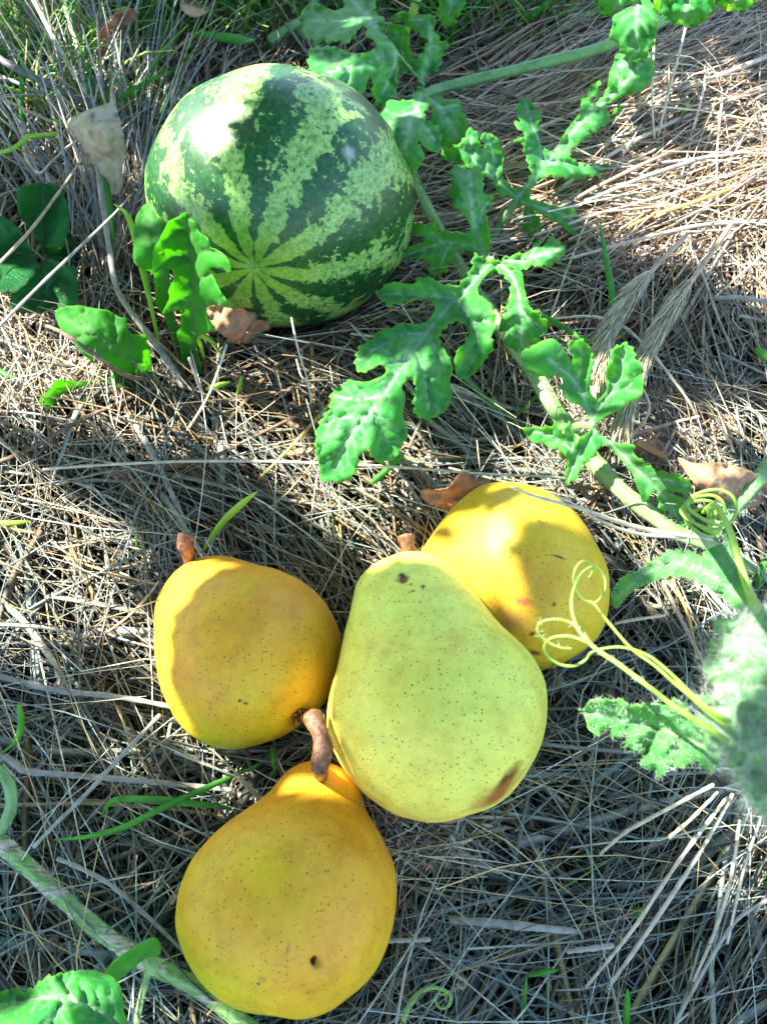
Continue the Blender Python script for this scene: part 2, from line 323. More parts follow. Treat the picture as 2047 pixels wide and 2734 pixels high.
def make_pear(label, belly, rpx, tip_px, zb, zt, L, neck, seed, mats, bend=0.0, fat=1.0, squash=None, stalk=None, marks=(), cal=None, stalk_mesh_pts=None, dents=()):
    """belly: pixel of the belly's middle; rpx its radius in pixels; tip_px: pixel the neck points at; zb/zt heights as share of R"""
    z = .045
    for _ in range(6):
        c = P(belly[0], belly[1], z); R = rpx * mpp(c); z = R * zb
    c = P(belly[0], belly[1], z); tip = P(tip_px[0], tip_px[1], R * zt)
    ax = tip - c; ax /= np.linalg.norm(ax); Lm = L * R
    base = c - ax * Lm * .38
    nu, nv = 128, 120
    t = np.linspace(0, 1, nv) ; t = (1 - np.cos(t * math.pi)) / 2
    pr = smooth(pear_profile(t, neck, .8, fat), 14) * R
    pr[0] = pr[-1] = 0
    tz = t * Lm
    # calyx and stem hollows
    tz = tz + .10 * R * np.exp(-(pr / (R * .16)) ** 2) * (t < .2) - .05 * R * np.exp(-(pr / (R * .10)) ** 2) * (t > .8)
    side = np.cross(ax, [0, 0, 1.0]); side /= np.linalg.norm(side); upv = np.cross(side, ax)
    a = np.linspace(0, 2 * math.pi, nu, endpoint=False)
    V = np.zeros((nv, nu, 3))
    for i in range(nv):
        off = bend * R * np.sin(max(0, (t[i] - .35) / .65) * math.pi / 2) ** 2 * side
        V[i] = base + ax * tz[i] + off + (side * np.cos(a)[:, None] + upv * np.sin(a)[:, None]) * pr[i]
    V = V.reshape(-1, 3)
    cc = c
    for k in range(len(V)):
        d = V[k] - cc; l = np.linalg.norm(d) + 1e-9
        w = noise.noise(Vector(d / R * 1.1 + seed)) * .045 + noise.noise(Vector(d / R * 2.7 + seed * 2)) * .018 + noise.noise(Vector(d / R * 6 + seed)) * .004
        V[k] = V[k] + d / l * w * R
    if squash is not None:
        for dv, s in squash: V = V + np.outer((V - cc) @ dv, dv) * (s - 1)
    # real dents (hole, pits)
    obj_m = Vector(c)
    V -= c
    surf = lambda px, py: surf_hit(V + c, px, py) - c
    for (px, py, rr, dep) in dents:
        q = surf(px, py); d = np.linalg.norm(V - q, axis=1); rm = rr * mpp(q + c)
        V -= (V / np.linalg.norm(V, axis=1)[:, None]) * (np.exp(-(d / rm) ** 4) * dep)[:, None]
    i = np.arange(nv - 1)[:, None] * nu; j = np.arange(nu)[None]; j2 = (j + 1) % nu
    F = np.stack([i + j, i + j2, i + nu + j2, i + nu + j], -1).reshape(-1, 4)
    mk = []
    for (px, py, rr, colr, soft, st) in marks:
        q = surf(px, py); rm = rr * mpp(q + c); s_ = None
        if st is not None:
            q2 = surf(px + st[0], py + st[1]); dd = q2 - q; dd /= np.linalg.norm(dd); s_ = (dd, st[2])
        mk.append((q, rm, colr, soft, s_))
    gd = np.array(mats['gdir']); gd = RT * gd[0] + UP * gd[1] - FW * gd[2]
    M = pear_mat('pear_skin', mats['y'], mats['g'], mats['b'], gd, mk, seed, mats.get('gb', .5), mats.get('bb', .62))
    root = thing('pear', label, 'pear', c, 'pears lying on the straw')
    o = link('fruit', mesh_np('fruit', V, F), M); o.parent = root
    tipw = base + ax * Lm * .975 + bend * R * side
    if stalk is not None:
        pts = [tuple(tipw - ax * R * .1)] ; rs = []
        for (px, py, z_) in stalk[0]: pts.append(tuple(P(px, py, z_)))
        C = catmull(pts, 8); u = np.linspace(0, 1, len(C))
        rr = stalk[1] * mpp(tipw) * (1 + .12 * np.sin(u * 11 + seed) + .22 * np.exp(-((u - .9) / .15) ** 2)) * np.sqrt(np.clip(1 - ((u - .86) / .15).clip(0, 1) ** 2, .05, 1))
        s = link('stalk', tube_mesh('stalk', C - c, rr, 14, bump=.04), M_woody); s.parent = root
    # calyx: dried sepals in the base hollow
    if cal:
        vv, ff = [], []
        b0 = base + ax * Lm * .045 - c
        for k in range(7):
            an = k / 7 * 6.283 + seed; d = side * math.cos(an) + upv * math.sin(an); w = np.cross(ax, d)
            k0 = len(vv)
            for s_, (lo, hi) in enumerate(((0, .0), (.5, .35), (1, .5))):
                pnt = b0 + d * R * (.05 + .09 * s_ * .5) - ax * R * .10 * s_ * .5
                ww = R * (.03 * (1 - s_ / 2.2)); vv += [pnt - w * ww, pnt + w * ww, pnt - ax * R * .012]
            for s_ in range(2):
                q = k0 + s_ * 3
                for e in ((0, 1), (1, 2), (2, 0)): ff.append([q + e[0], q + e[1], q + 3 + e[1], q + 3 + e[0]])
        o2 = link('calyx', mesh_np('calyx', vv, ff), M_corky); o2.parent = root
    return root, c, R, V + c
def surf_hit(V, px, py):
    """nearest surface vertex seen at a pixel"""
    x, y = project(V); d = (x - px) ** 2 + (y - py) ** 2
    idx = np.argsort(d)[:24]; dep = (V[idx] - CAM) @ FW
    near = idx[dep < dep.min() + .012]
    return V[near[np.argmin(d[near])]]
BR = (.16, .055, .02); DK = (.045, .018, .01); OR = (.50, .22, .04)
YEL, GRN, BLU = (.76, .50, .018), (.44, .48, .02), (.72, .33, .025)
PEARS = {}
def build_pears():
    PEARS['A'] = make_pear('orange yellow pear with a short dark stalk, left of the big green-yellow pear', (683, 1768), 248, (474, 1515), .98, .75, 2.28, .60, 1.7,
        dict(y=YEL, g=(.40, .46, .01), b=BLU, gdir=(-.1, -1, .1), gb=.78, bb=.50), stalk=([(503, 1480, .050), (494, 1450, .056), (500, 1424, .058)], 19), cal=True,
        marks=[(655, 1880, 9, BR, .8, None), (640, 1872, 6, DK, .6, None), (560, 1895, 7, OR, .8, None), (800, 1940, 45, (.42, .17, .03), .9, None)])
    PEARS['C'] = make_pear('sunlit yellow pear behind the green-yellow pear, crossed by a dry straw', (1408, 1524), 256, (1170, 1640), .88, .60, 2.10, .62, 5.2,
        dict(y=(.68, .46, .022), g=(.54, .46, .025), b=(.64, .32, .03), gdir=(.6, -.4, 0), gb=.85, bb=.60), cal=False,
        marks=[(1400, 1605, 16, (.40, .12, .04), .8, (20, 10, .5)), (1478, 1618, 9, BR, .8, None), (1420, 1697, 12, BR, .8, None), (1425, 1745, 20, BR, .8, None),
               (1490, 1485, 5, BR, .7, (30, 14, .12)), (1360, 1660, 60, (.34, .17, .05), 1.0, None), (1213, 1492, 3.5, BR, .5, (3, 10, .2)), (1205, 1490, 3, BR, .5, (3, 10, .2))])  # last two: thin brown streaks beside the middle pear
    PEARS['D'] = make_pear('golden pear at the bottom with a long curved stalk and a round dark hole', (762, 2440), 289, (826, 2100), 1.0, .95, 2.28, .47, 9.4,
        dict(y=(.72, .50, .016), g=(.36, .50, .008), b=(.70, .33, .022), gdir=(-.7, -.5, .2), gb=.60, bb=.52), stalk=([(853, 2050, .066), (862, 1995, .070), (850, 1945, .070), (830, 1908, .066)], 22), cal=False, fat=1.0, bend=.12,
        dents=[(838, 2570, 15, .004)],
        marks=[(838, 2570, 19, DK, .35, None), (768, 2540, 8, (.45, .17, .05), .8, (-8, 26, .3)), (700, 2610, 16, (.40, .22, .03), 1.0, None), (690, 2625, 8, BR, .9, None)])
    PEARS['B'] = make_pear('large green-yellow pear in the middle with a rotten brown patch near its base', (1166, 1900), 297, (1084, 1570), 1.35, 1.40, 2.50, .54, 3.1,
        dict(y=(.92, .66, .10), g=(.68, .70, .11), b=(.74, .48, .05), gdir=(.45, .75, .1), gb=.42, bb=.74), stalk=([(1094, 1492, .060), (1088, 1458, .066), (1082, 1426, .068)], 20), cal=False, fat=0.0,
        marks=[(1075, 1543, 25, (.22, .06, .03), .6, None), (1070, 1541, 11, DK, .8, None), (1127, 1566, 9, BR, .6, None), (1107, 1579, 8, (.42, .2, .03), .6, None), (1098, 1556, 8, (.35, .17, .04), .8, None),
               (1350, 2090, 40, DK, .7, (-20, 22, .55)), (1322, 2125, 66, (.36, .13, .02), .8, (-30, 22, .5)), (880, 1860, 40, (.55, .33, .04), 1.0, (4, 30, .5))], dents=[(1075, 1543, 14, .0012)])
build_pears()

# ------------------------------------------------------------------ watermelon
def build_melon():
    px, py = 755, 547; R = .066
    for _ in range(20):
        c = P(px, py, R * .97); x1, y1 = project(c + RT * R)
        d = np.linalg.norm(c - CAM); th = math.acos(((c - CAM) / d) @ FW)
        R *= 356 / (FPX / math.cos(th) * math.tan(math.asin(R / d)))
    pole = ellipsoid_hit(671, 728, c, R) - c; pole /= np.linalg.norm(pole)
    z = Vector(pole); x = Vector((.3, .8, .5)).cross(z).normalized(); y = z.cross(x)
    nv, nu = 180, 240; th = np.linspace(0, math.pi, nv); a = np.linspace(0, 2 * math.pi, nu, endpoint=False)
    V = np.stack([np.outer(np.sin(th), np.cos(a)), np.outer(np.sin(th), np.sin(a)), np.repeat(np.cos(th)[:, None], nu, 1)], -1).reshape(-1, 3)
    rho = np.hypot(V[:, 0], V[:, 1]); ang = np.arctan2(V[:, 1], V[:, 0])
    s = 1 + .006 * np.cos(10 * ang + 2 * V[:, 2]) * rho - .035 * np.exp(-(rho / .055) ** 2) * (np.abs(V[:, 2]) > .5)
    V = V * s[:, None] * R
    W = np.array(Matrix((x, y, z)).transposed()); Vw = V @ W.T
    uv = UP; Vw = Vw + np.outer(Vw @ uv, uv) * (.90 - 1)       # slightly flattened fruit
    V = Vw @ W                                                  # back to the fruit's own axes
    i = np.arange(nv - 1)[:, None] * nu; j = np.arange(nu)[None]; j2 = (j + 1) % nu
    F = np.stack([i + j, i + nu + j, i + nu + j2, i + j2], -1).reshape(-1, 4)
    m, nt, bs, out = mat('rind'); tc = N(nt, 'ShaderNodeTexCoord'); sc = N(nt, 'ShaderNodeVectorMath', operation='SCALE'); sc.inputs['Scale'].default_value = 1 / R
    lk(nt, tc.outputs['Object'], sc.inputs[0]); ob = sc.outputs[0]
    sx = N(nt, 'ShaderNodeSeparateXYZ'); lk(nt, ob, sx.inputs[0])
    # slow meander and jagged edges of the stripes
    n1 = N(nt, 'ShaderNodeTexNoise', Scale=2.6, Detail=2.0); lk(nt, ob, n1.inputs['Vector'])
    n2 = N(nt, 'ShaderNodeTexNoise', Scale=13.0, Detail=8.0, Roughness=.70); lk(nt, ob, n2.inputs['Vector'])
    nrm = N(nt, 'ShaderNodeVectorMath', operation='NORMALIZE'); lk(nt, ob, nrm.inputs[0])
    rh = math_n(nt, 'SQRT', math_n(nt, 'ADD', math_n(nt, 'MULTIPLY', sx.outputs[0], sx.outputs[0]), math_n(nt, 'MULTIPLY', sx.outputs[1], sx.outputs[1])))
    ang = math_n(nt, 'ARCTAN2', sx.outputs[1], sx.outputs[0])
    w1 = math_n(nt, 'MULTIPLY', math_n(nt, 'SUBTRACT', n1.outputs[0], .5), 8.5); w1 = math_n(nt, 'MULTIPLY', w1, math_n(nt, 'MINIMUM', rh, .8))
    st = math_n(nt, 'SINE', math_n(nt, 'ADD', math_n(nt, 'MULTIPLY', ang, 10.0), w1))
    jag = math_n(nt, 'MULTIPLY', math_n(nt, 'SUBTRACT', n2.outputs[0], .5), 5.8); jag = math_n(nt, 'MULTIPLY', jag, math_n(nt, 'MINIMUM', math_n(nt, 'MULTIPLY', rh, 1.6), 1.0))
    f = math_n(nt, 'ADD', math_n(nt, 'MULTIPLY_ADD', st, .5), jag); nt.nodes[-3].inputs[2].default_value = .0 if False else .5
    f = math_n(nt, 'ADD', math_n(nt, 'MULTIPLY', st, .62), jag)
    nearp = ramp(nt, rh, [(.08, (.55, .55, .55)), (.55, (0, 0, 0))]); f = math_n(nt, 'ADD', f, nearp.outputs[0])
    k = ramp(nt, math_n(nt, 'ADD', f, .5), [(.49, (0, 0, 0)), (.56, (1, 1, 1))])
    # veiny speckle
    n3 = N(nt, 'ShaderNodeTexNoise', Scale=34.0, Detail=5.0, Roughness=.65); mp = N(nt, 'ShaderNodeMapping'); mp.inputs['Scale'].default_value = (1, 1, .55); lk(nt, ob, mp.inputs[0]); lk(nt, mp.outputs[0], n3.inputs['Vector'])
    light = ramp(nt, n3.outputs[0], [(.36, (.035, .17, .025)), (.46, (.16, .34, .06)), (.62, (.32, .49, .16))])
    dark = ramp(nt, n3.outputs[0], [(.38, (.004, .045, .010)), (.60, (.010, .095, .018)), (.72, (.03, .18, .025))])
    c_ = mix(nt, k.outputs[0], dark.outputs[0], light.outputs[0])
    near = ramp(nt, math_n(nt, 'ADD', rh, math_n(nt, 'MULTIPLY', math_n(nt, 'SUBTRACT', n2.outputs[0], .5), .5)), [(.22, (1, 1, 1)), (.52, (0, 0, 0))])
    front = math_n(nt, 'GREATER_THAN', sx.outputs[2], 0.0)
    c_ = mix(nt, math_n(nt, 'MULTIPLY', near.outputs[0], math_n(nt, 'MULTIPLY', front, k.outputs[0])), c_, ramp(nt, n3.outputs[0], [(.35, (.08, .24, .02)), (.65, (.22, .38, .04))]).outputs[0])
    c_ = mix(nt, .6, c_, ramp(nt, n1.outputs[0], [(.35, (.6, .72, .7)), (.6, (1.1, 1.05, .9))]).outputs[0], 'MULTIPLY')
    # corky scar and blossom end
    for q, rr, colr, soft in ((ellipsoid_hit(930, 408, c, R) - c, .060, (.27, .32, .25), .7), (ellipsoid_hit(674, 727, c, R) - c, .035, (.07, .03, .015), .6)):
        ql = (q @ W) / R
        sv = N(nt, 'ShaderNodeVectorMath', operation='DISTANCE'); lk(nt, ob, sv.inputs[0]); sv.inputs[1].default_value = tuple(ql)
        d = math_n(nt, 'ADD', math_n(nt, 'DIVIDE', sv.outputs['Value'], rr), math_n(nt, 'MULTIPLY', math_n(nt, 'SUBTRACT', n3.outputs[0], .5), 1.6))
        c_ = mix(nt, ramp(nt, d, [(1 - soft, (1, 1, 1)), (1, (0, 0, 0))]).outputs[0], c_, colr)
    lk(nt, c_, bs.inputs['Base Color']); bs.inputs['Roughness'].default_value = .40; bs.inputs['Specular IOR Level'].default_value = .5
    
    bump(nt, n3.outputs[0], .22, .0008, bs)
    o = link('watermelon', mesh_np('watermelon', V, F), m, label='small striped green watermelon lying in the straw under the vine leaves', cat='watermelon')
    o.location = Vector(c); o.rotation_euler = Matrix((x, y, z)).transposed().to_euler()
    return c, R
MC, MR = build_melon()

# ------------------------------------------------------------------ leaves
def tps(ctrl):
    ctrl = np.array(ctrl, float); n = len(ctrl); xy = ctrl[:, :2] / 300; h = ctrl[:, 2]
    if n < 3: return lambda x, y: np.full(np.shape(x), h.mean())
    if n == 3:
        A = np.c_[np.ones(3), xy]; s = np.linalg.lstsq(A, h, rcond=None)[0]; return lambda x, y: s[0] + s[1] * np.asarray(x) / 300 + s[2] * np.asarray(y) / 300
    U = lambda r: np.where(r > 1e-9, r ** 2 * np.log(r + 1e-12), 0)
    K = U(np.linalg.norm(xy[:, None] - xy[None], axis=2)) + np.eye(n) * .02; A = np.c_[np.ones(n), xy]
    M = np.block([[K, A], [A.T, np.zeros((3, 3))]]); s = np.linalg.solve(M, np.r_[h, 0, 0, 0])
    def f(x, y):
        q = np.stack([np.ravel(x), np.ravel(y)], -1) / 300
        r = np.linalg.norm(q[:, None] - xy[None], axis=2); return (U(r) @ s[:n] + s[n] + q @ s[n + 1:]).reshape(np.shape(x))
    return f
def seg_dist(q, line):
    d = np.full(len(q), 1e9)
    for a, b in zip(line[:-1], line[1:]):
        ab = b - a; t = np.clip(((q - a) @ ab) / (ab @ ab + 1e-9), 0, 1); d = np.minimum(d, np.linalg.norm(q - a - t[:, None] * ab, axis=1))
    return d
class Crop:
    def __init__(s, x0, y0, w, W=1656): s.x0, s.y0, s.k = x0, y0, w / W
    def __call__(s, L): return [(s.x0 + p[0] * s.k, s.y0 + p[1] * s.k) + tuple(p[2:]) for p in L]
K1 = Crop(750, 0, 500); K2 = Crop(1030, 330, 500); K3 = Crop(1330, 100, 500); K4 = Crop(1340, 850, 520); K5 = Crop(1280, 620, 300)
K6 = Crop(1547, 0, 500); K8 = Crop(120, 530, 520); K9 = Crop(1540, 1600, 507); K10 = Crop(1600, 1280, 447); K11 = Crop(1347, 1250, 700)
C0 = Crop(0, 0, 700); C1 = Crop(350, 100, 800); C2 = Crop(750, 550, 700); C3 = Crop(1347, 700, 700); CL = Crop(0, 450, 700); CB = Crop(0, 1900, 1100)
CM = Crop(0, 1100, 500, 1382); CR = Crop(1000, 2000, 1047)
IDN = lambda L: L
def leaf(name, parent, outline, ctrl, veins=(), material=None, label=None, relief=.0016, crump=.0018, teeth=11, grid=11, thick=.00026, vw=3.4, cat=None, group=None, seed=None, wave=0.0, kind=None):
    """outline, veins: photo pixels; ctrl: (px,py,z) heights the blade passes through"""
    seed = seed if seed is not None else random.random() * 50
    f = tps(ctrl); o = catmull(outline, 4, closed=True)
    # resample by length, then serrate
    d = np.r_[0, np.cumsum(np.linalg.norm(np.diff(np.vstack([o, o[:1]]), axis=0), axis=1))]; Lt = d[-1]; n = max(24, int(Lt / 5.2)); s = np.linspace(0, Lt, n, endpoint=False)
    oc = np.vstack([o, o[:1]]); q = np.stack([np.interp(s, d, oc[:, 0]), np.interp(s, d, oc[:, 1])], -1)
    tg = np.roll(q, -1, 0) - np.roll(q, 1, 0); nr = np.stack([tg[:, 1], -tg[:, 0]], -1); nr /= np.linalg.norm(nr, axis=1)[:, None] + 1e-9
    area = 0.5 * np.sum(q[:, 0] * np.roll(q[:, 1], -1) - np.roll(q[:, 0], -1) * q[:, 1]); nr *= 1 if area > 0 else -1
    saw = ((s / 27 + .35 * np.sin(s / 47 + seed)) % 1.0); q = q + nr * (teeth * (saw - .45) * (.5 + .5 * np.sin(s / 61 + seed)))[:, None]
    x0, y0 = q.min(0); x1, y1 = q.max(0)
    gx, gy = np.meshgrid(np.arange(x0, x1, grid), np.arange(y0, y1, grid * .87)); gx = gx + (np.arange(gx.shape[0]) % 2)[:, None] * grid * .5
    g = np.stack([gx.ravel(), gy.ravel()], -1) + rng.normal(size=(gx.size, 2)) * .8
    # inside test
    xi, yi = q[:, 0], q[:, 1]; xj, yj = np.roll(xi, 1), np.roll(yi, 1)
    c = ((yi[None] > g[:, 1:2]) != (yj[None] > g[:, 1:2])) & (g[:, :1] < (xj - xi)[None] * (g[:, 1:2] - yi[None]) / ((yj - yi)[None] + 1e-12) + xi[None])
    g = g[c.sum(1) % 2 == 1]
    qd = seg_dist(g, np.vstack([q, q[:1]])); g = g[qd > 4]
    for v in veins:                                             # rows of points along each vein keep its ridge crisp
        vc = catmull(np.array(v, float)[:, :2], 4); ll = np.r_[0, np.cumsum(np.linalg.norm(np.diff(vc, axis=0), axis=1))]; ss = np.arange(2, ll[-1], 7.0)
        vp = np.stack([np.interp(ss, ll, vc[:, 0]), np.interp(ss, ll, vc[:, 1])], -1); vt = np.gradient(vp, axis=0) if len(vp) > 1 else np.ones((1, 2)); vn = np.stack([vt[:, 1], -vt[:, 0]], -1); vn /= np.linalg.norm(vn, axis=1)[:, None] + 1e-9
        g = g[seg_dist(g, vc) > 8]; g = np.vstack([g, vp, vp + vn * 5, vp - vn * 5])
    xi, yi = q[:, 0], q[:, 1]; xj, yj = np.roll(xi, 1), np.roll(yi, 1)
    c = ((yi[None] > g[:, 1:2]) != (yj[None] > g[:, 1:2])) & (g[:, :1] < (xj - xi)[None] * (g[:, 1:2] - yi[None]) / ((yj - yi)[None] + 1e-12) + xi[None])
    g = g[c.sum(1) % 2 == 1]; g = g[seg_dist(g, np.vstack([q, q[:1]])) > 2.5]
    side = []; rs = random.Random(int(seed * 1000)); qq = np.vstack([q, q[:1]])
    for k, v in enumerate(veins):                               # side veins branching off every main vein
        vc = catmull(np.array(v, float)[:, :2], 4); ll = np.r_[0, np.cumsum(np.linalg.norm(np.diff(vc, axis=0), axis=1))]; sg = 1
        for ss in np.arange(24, ll[-1] - 12, 19.0):
            sg = -sg; a0 = np.array([np.interp(ss, ll, vc[:, 0]), np.interp(ss, ll, vc[:, 1])]); a1 = np.array([np.interp(ss + 4, ll, vc[:, 0]), np.interp(ss + 4, ll, vc[:, 1])])
            t = math.atan2(*(a1 - a0)[::-1]) + sg * rs.uniform(.75, 1.1); ln = [a0]
            for st in range(rs.randint(4, 7)):
                nx = ln[-1] + 11 * np.array([math.cos(t), math.sin(t)]); t -= sg * .07
                if seg_dist(nx[None], qq)[0] < 7: break
                ln.append(nx)
            if len(ln) > 2: side.append(np.array(ln)); g = g[seg_dist(g, side[-1]) > 4.5]; g = np.vstack([g, side[-1][1:]])
    pts = np.vstack([q, g]); m = len(q)
    res = delaunay_2d_cdt([Vector(p) for p in pts], [], [list(range(m))] if area > 0 else [list(range(m))[::-1]], 1, 1e-6)
    vv = np.array([tuple(p) for p in res[0]]); ff = [list(x) for x in res[2]]
    z = f(vv[:, 0], vv[:, 1]); W = P(vv[:, 0], vv[:, 1], z)
    ed = seg_dist(vv, np.vstack([q, q[:1]])); dvm = np.full(len(vv), 1e3); dv = np.full(len(vv), 1e3)
    for line in side: dv = np.minimum(dv, seg_dist(vv, line))
    for k, v in enumerate(veins):
        dd = seg_dist(vv, catmull(np.array(v, float)[:, :2], 4)); ww = 1.5 if k == 0 else 1.0; dvm = np.minimum(dvm, dd / ww)
    nz = np.array([noise.noise(Vector(p * 80 + seed)) * .5 + noise.noise(Vector(p * 210 + seed)) * .38 + noise.noise(Vector(p * 420 + seed)) * .16 for p in W])
    nz2 = np.array([noise.noise(Vector(p * 25 + seed * 2)) for p in W])
    rel = relief * (1 - np.exp(-(dvm / 20) ** 2)) + relief * .55 * (1 - np.exp(-(dv / 9) ** 2)) + crump * nz + crump * 2.2 * nz2 + wave * nz * np.exp(-(ed / 30))
    rel = rel - relief * .5 * np.exp(-(dvm / 6) ** 2)
    W = P(vv[:, 0], vv[:, 1], np.maximum(z + rel * 1.25, .001))
    mp_ = mpp(W.mean(0)); px = 1.0
    va = np.clip(np.exp(-(dvm / vw) ** 2) * .85 + np.exp(-(dv / 2.2) ** 2) * .24, 0, 1); ea = np.exp(-(ed / 3.0) ** 2) * .6
    me = bpy.data.meshes.new(name); me.from_pydata(W.tolist(), [], ff); me.update()
    me.polygons.foreach_set('use_smooth', [True] * len(me.polygons))
    for an, dat in (('vein', va), ('edge', ea)):
        a = me.attributes.new(an, 'FLOAT', 'POINT'); a.data.foreach_set('value', dat.astype(np.float32))
    ob = link(name, me, material or M_leaf, parent, label=label, cat=cat, group=group, kind=kind)
    sm = ob.modifiers.new('thickness', 'SOLIDIFY'); sm.thickness = thick; sm.offset = 0
    ob['_edge'] = 0; del ob['_edge']
    return ob, W, q
def hairs(parent, C, R, n, length, rad, material=None, spread=.4, seed=1):
    """fine hairs standing off a stem or blade: one part nobody could count"""
    C = np.asarray(C); T, Nn, B = frames(C); i = rng.integers(0, len(C), n); a = rng.random(n) * 6.283
    d = Nn[i] * np.cos(a)[:, None] + B[i] * np.sin(a)[:, None]; b = C[i] + T[i] * (rng.random(n)[:, None] - .5) * np.linalg.norm(C[1] - C[0]) + d * R[i][:, None] * .9
    d = d + rng.normal(size=(n, 3)) * spread; d /= np.linalg.norm(d, axis=1)[:, None]; L = length * (.5 + rng.random(n))
    cc = np.stack([b, b + d * (L * .5)[:, None], b + d * L[:, None] + rng.normal(size=(n, 3)) * (length * .15)], 1)
    o = link('hairs', strands_mesh('hairs', cc, np.full(n, rad), np.tile([.6, .6, .6], (n, 1)), taper=.15), material or M_hair, parent, kind='stuff'); return o
def edge_hairs(parent, W, n, length=.0012, rad=.00004):
    i = rng.integers(0, len(W), n); b = W[i]; d = rng.normal(size=(n, 3)) + np.array([0, 0, .7]); d /= np.linalg.norm(d, axis=1)[:, None]; L = length * (.4 + rng.random(n))
    cc = np.stack([b, b + d * (L * .5)[:, None], b + d * L[:, None] + rng.normal(size=(n, 3)) * (length * .2)], 1)
    return link('hairs', strands_mesh('hairs', cc, np.full(n, rad), np.tile([.6, .6, .6], (n, 1)), taper=.2), M_hair, parent, kind='stuff')
def stem(parent, pts, material=None, name='stem', sides=12, label=None, hair=0, hl=.0016, bmp=.02, flat=1.0, n=8):
    C, R = px_curve(pts, n)
    o = link(name, tube_mesh(name, C, R * (1 + .05 * np.sin(np.arange(len(R)) * .55)), max(sides, 20) if sides >= 12 else sides, flat, bmp, .09 if sides >= 12 else 0), material or M_stem, parent, label=label)
    if hair: hairs(parent, C, R, int(hair * 1.3), hl * 1.3, .00005)
    return o, C, R

# --- the long watermelon vine
vine = thing('watermelon_vine', 'long watermelon vine with deeply lobed leaves running beside the melon and the pears', 'vine', P(1500, 1150, .01))
stem(vine, [(1090, 440, 0.030, 12), (1120, 510, 0.030, 12), (1165, 600, 0.031, 13), (1215, 690, 0.032, 15), (1262, 770, 0.032, 16), (1312, 840, 0.033, 17), (1370, 920, 0.036, 19), (1425, 1000, 0.038, 20), (1475, 1085, 0.038, 21),
            (1515, 1150, 0.038, 22), (1575, 1222, 0.040, 22), (1645, 1300, 0.041, 22), (1730, 1370, 0.041, 21), (1800, 1420, 0.040, 19), (1880, 1452, 0.040, 18), (1960, 1492, 0.036, 16), (2100, 1570, 0.030, 16)], M_stempale, hair=1500, sides=16)
stem(vine, [(2110, 1190, .045, 23), (2020, 1285, .045, 23), (1960, 1350, .042, 22), (1920, 1405, .036, 20), (1885, 1455, .030, 16)], M_stem, hair=500)
stem(vine, [(1120, 258, .050, 10), (1180, 235, .047, 13), (1300, 205, .052, 13), (1450, 168, .060, 14), (1600, 128, .066, 14), (1760, 60, .068, 14), (1900, -30, .07, 14)], M_stem, hair=700)
stem(vine, [(1125, -50, .06, 13), (1110, 10, .058, 12), (1098, 45, .055, 10), (1085, 85, .048, 9), (1060, 200, .03, 8)], M_lime, hair=120)
stem(vine, [(720, 110, .03, 13), (760, 82, .034, 13), (800, 60, .038, 12), (830, 30, .04, 11), (850, -40, .042, 11)], M_stem, hair=300)
stem(vine, [(795, 75, .034, 11), (830, 110, .03, 13), (870, 170, .026, 12), (930, 230, .022, 12)], M_stem, hair=200)
stem(vine, K2([(1165, 665, .052, 9), (1110, 750, .046, 10), (1040, 850, .038, 10), (975, 960, .030, 10), (915, 1080, .026, 10), (850, 1200, .022, 9)]), M_stem, name='petiole', hair=200)
stem(vine, C2([(1335, 340, .062, 7), (1300, 330, .055, 8), (1240, 280, .045, 9), (1180, 300, .03, 9)]), M_stem, name='petiole', hair=60)
stem(vine, C3([(560, 1035, .056, 8), (500, 1030, .052, 9), (440, 1040, .044, 10), (410, 1080, .034, 10)]), M_stempale, name='petiole', hair=100)
stem(vine, C3([(370, 1170, .035, 9), (340, 1250, .022, 9), (250, 1390, .012, 8)]), M_stempale, name='petiole', hair=60)
stem(vine, C2([(1150, 1085, .045, 3), (1230, 1155, .035, 4), (1350, 1260, .028, 4), (1450, 1340, .024, 4), (1540, 1395, .022, 4)]), M_grass, name='side_stem')
stem(vine, C3([(1540, 1480, .03, 4), (1590, 1550, .02, 5), (1600, 1650, .018, 5), (1580, 1740, .016, 4)]), M_grass, name='side_stem')
stem(vine, K5([(375, 890, .03, 5), (375, 970, .025, 6), (390, 1070, .022, 6)]), M_lime, name='side_stem')
stem(vine, [(1100, 470, .03, 6), (1118, 530, .026, 6), (1140, 600, .02, 6)], M_stem, name='side_stem')

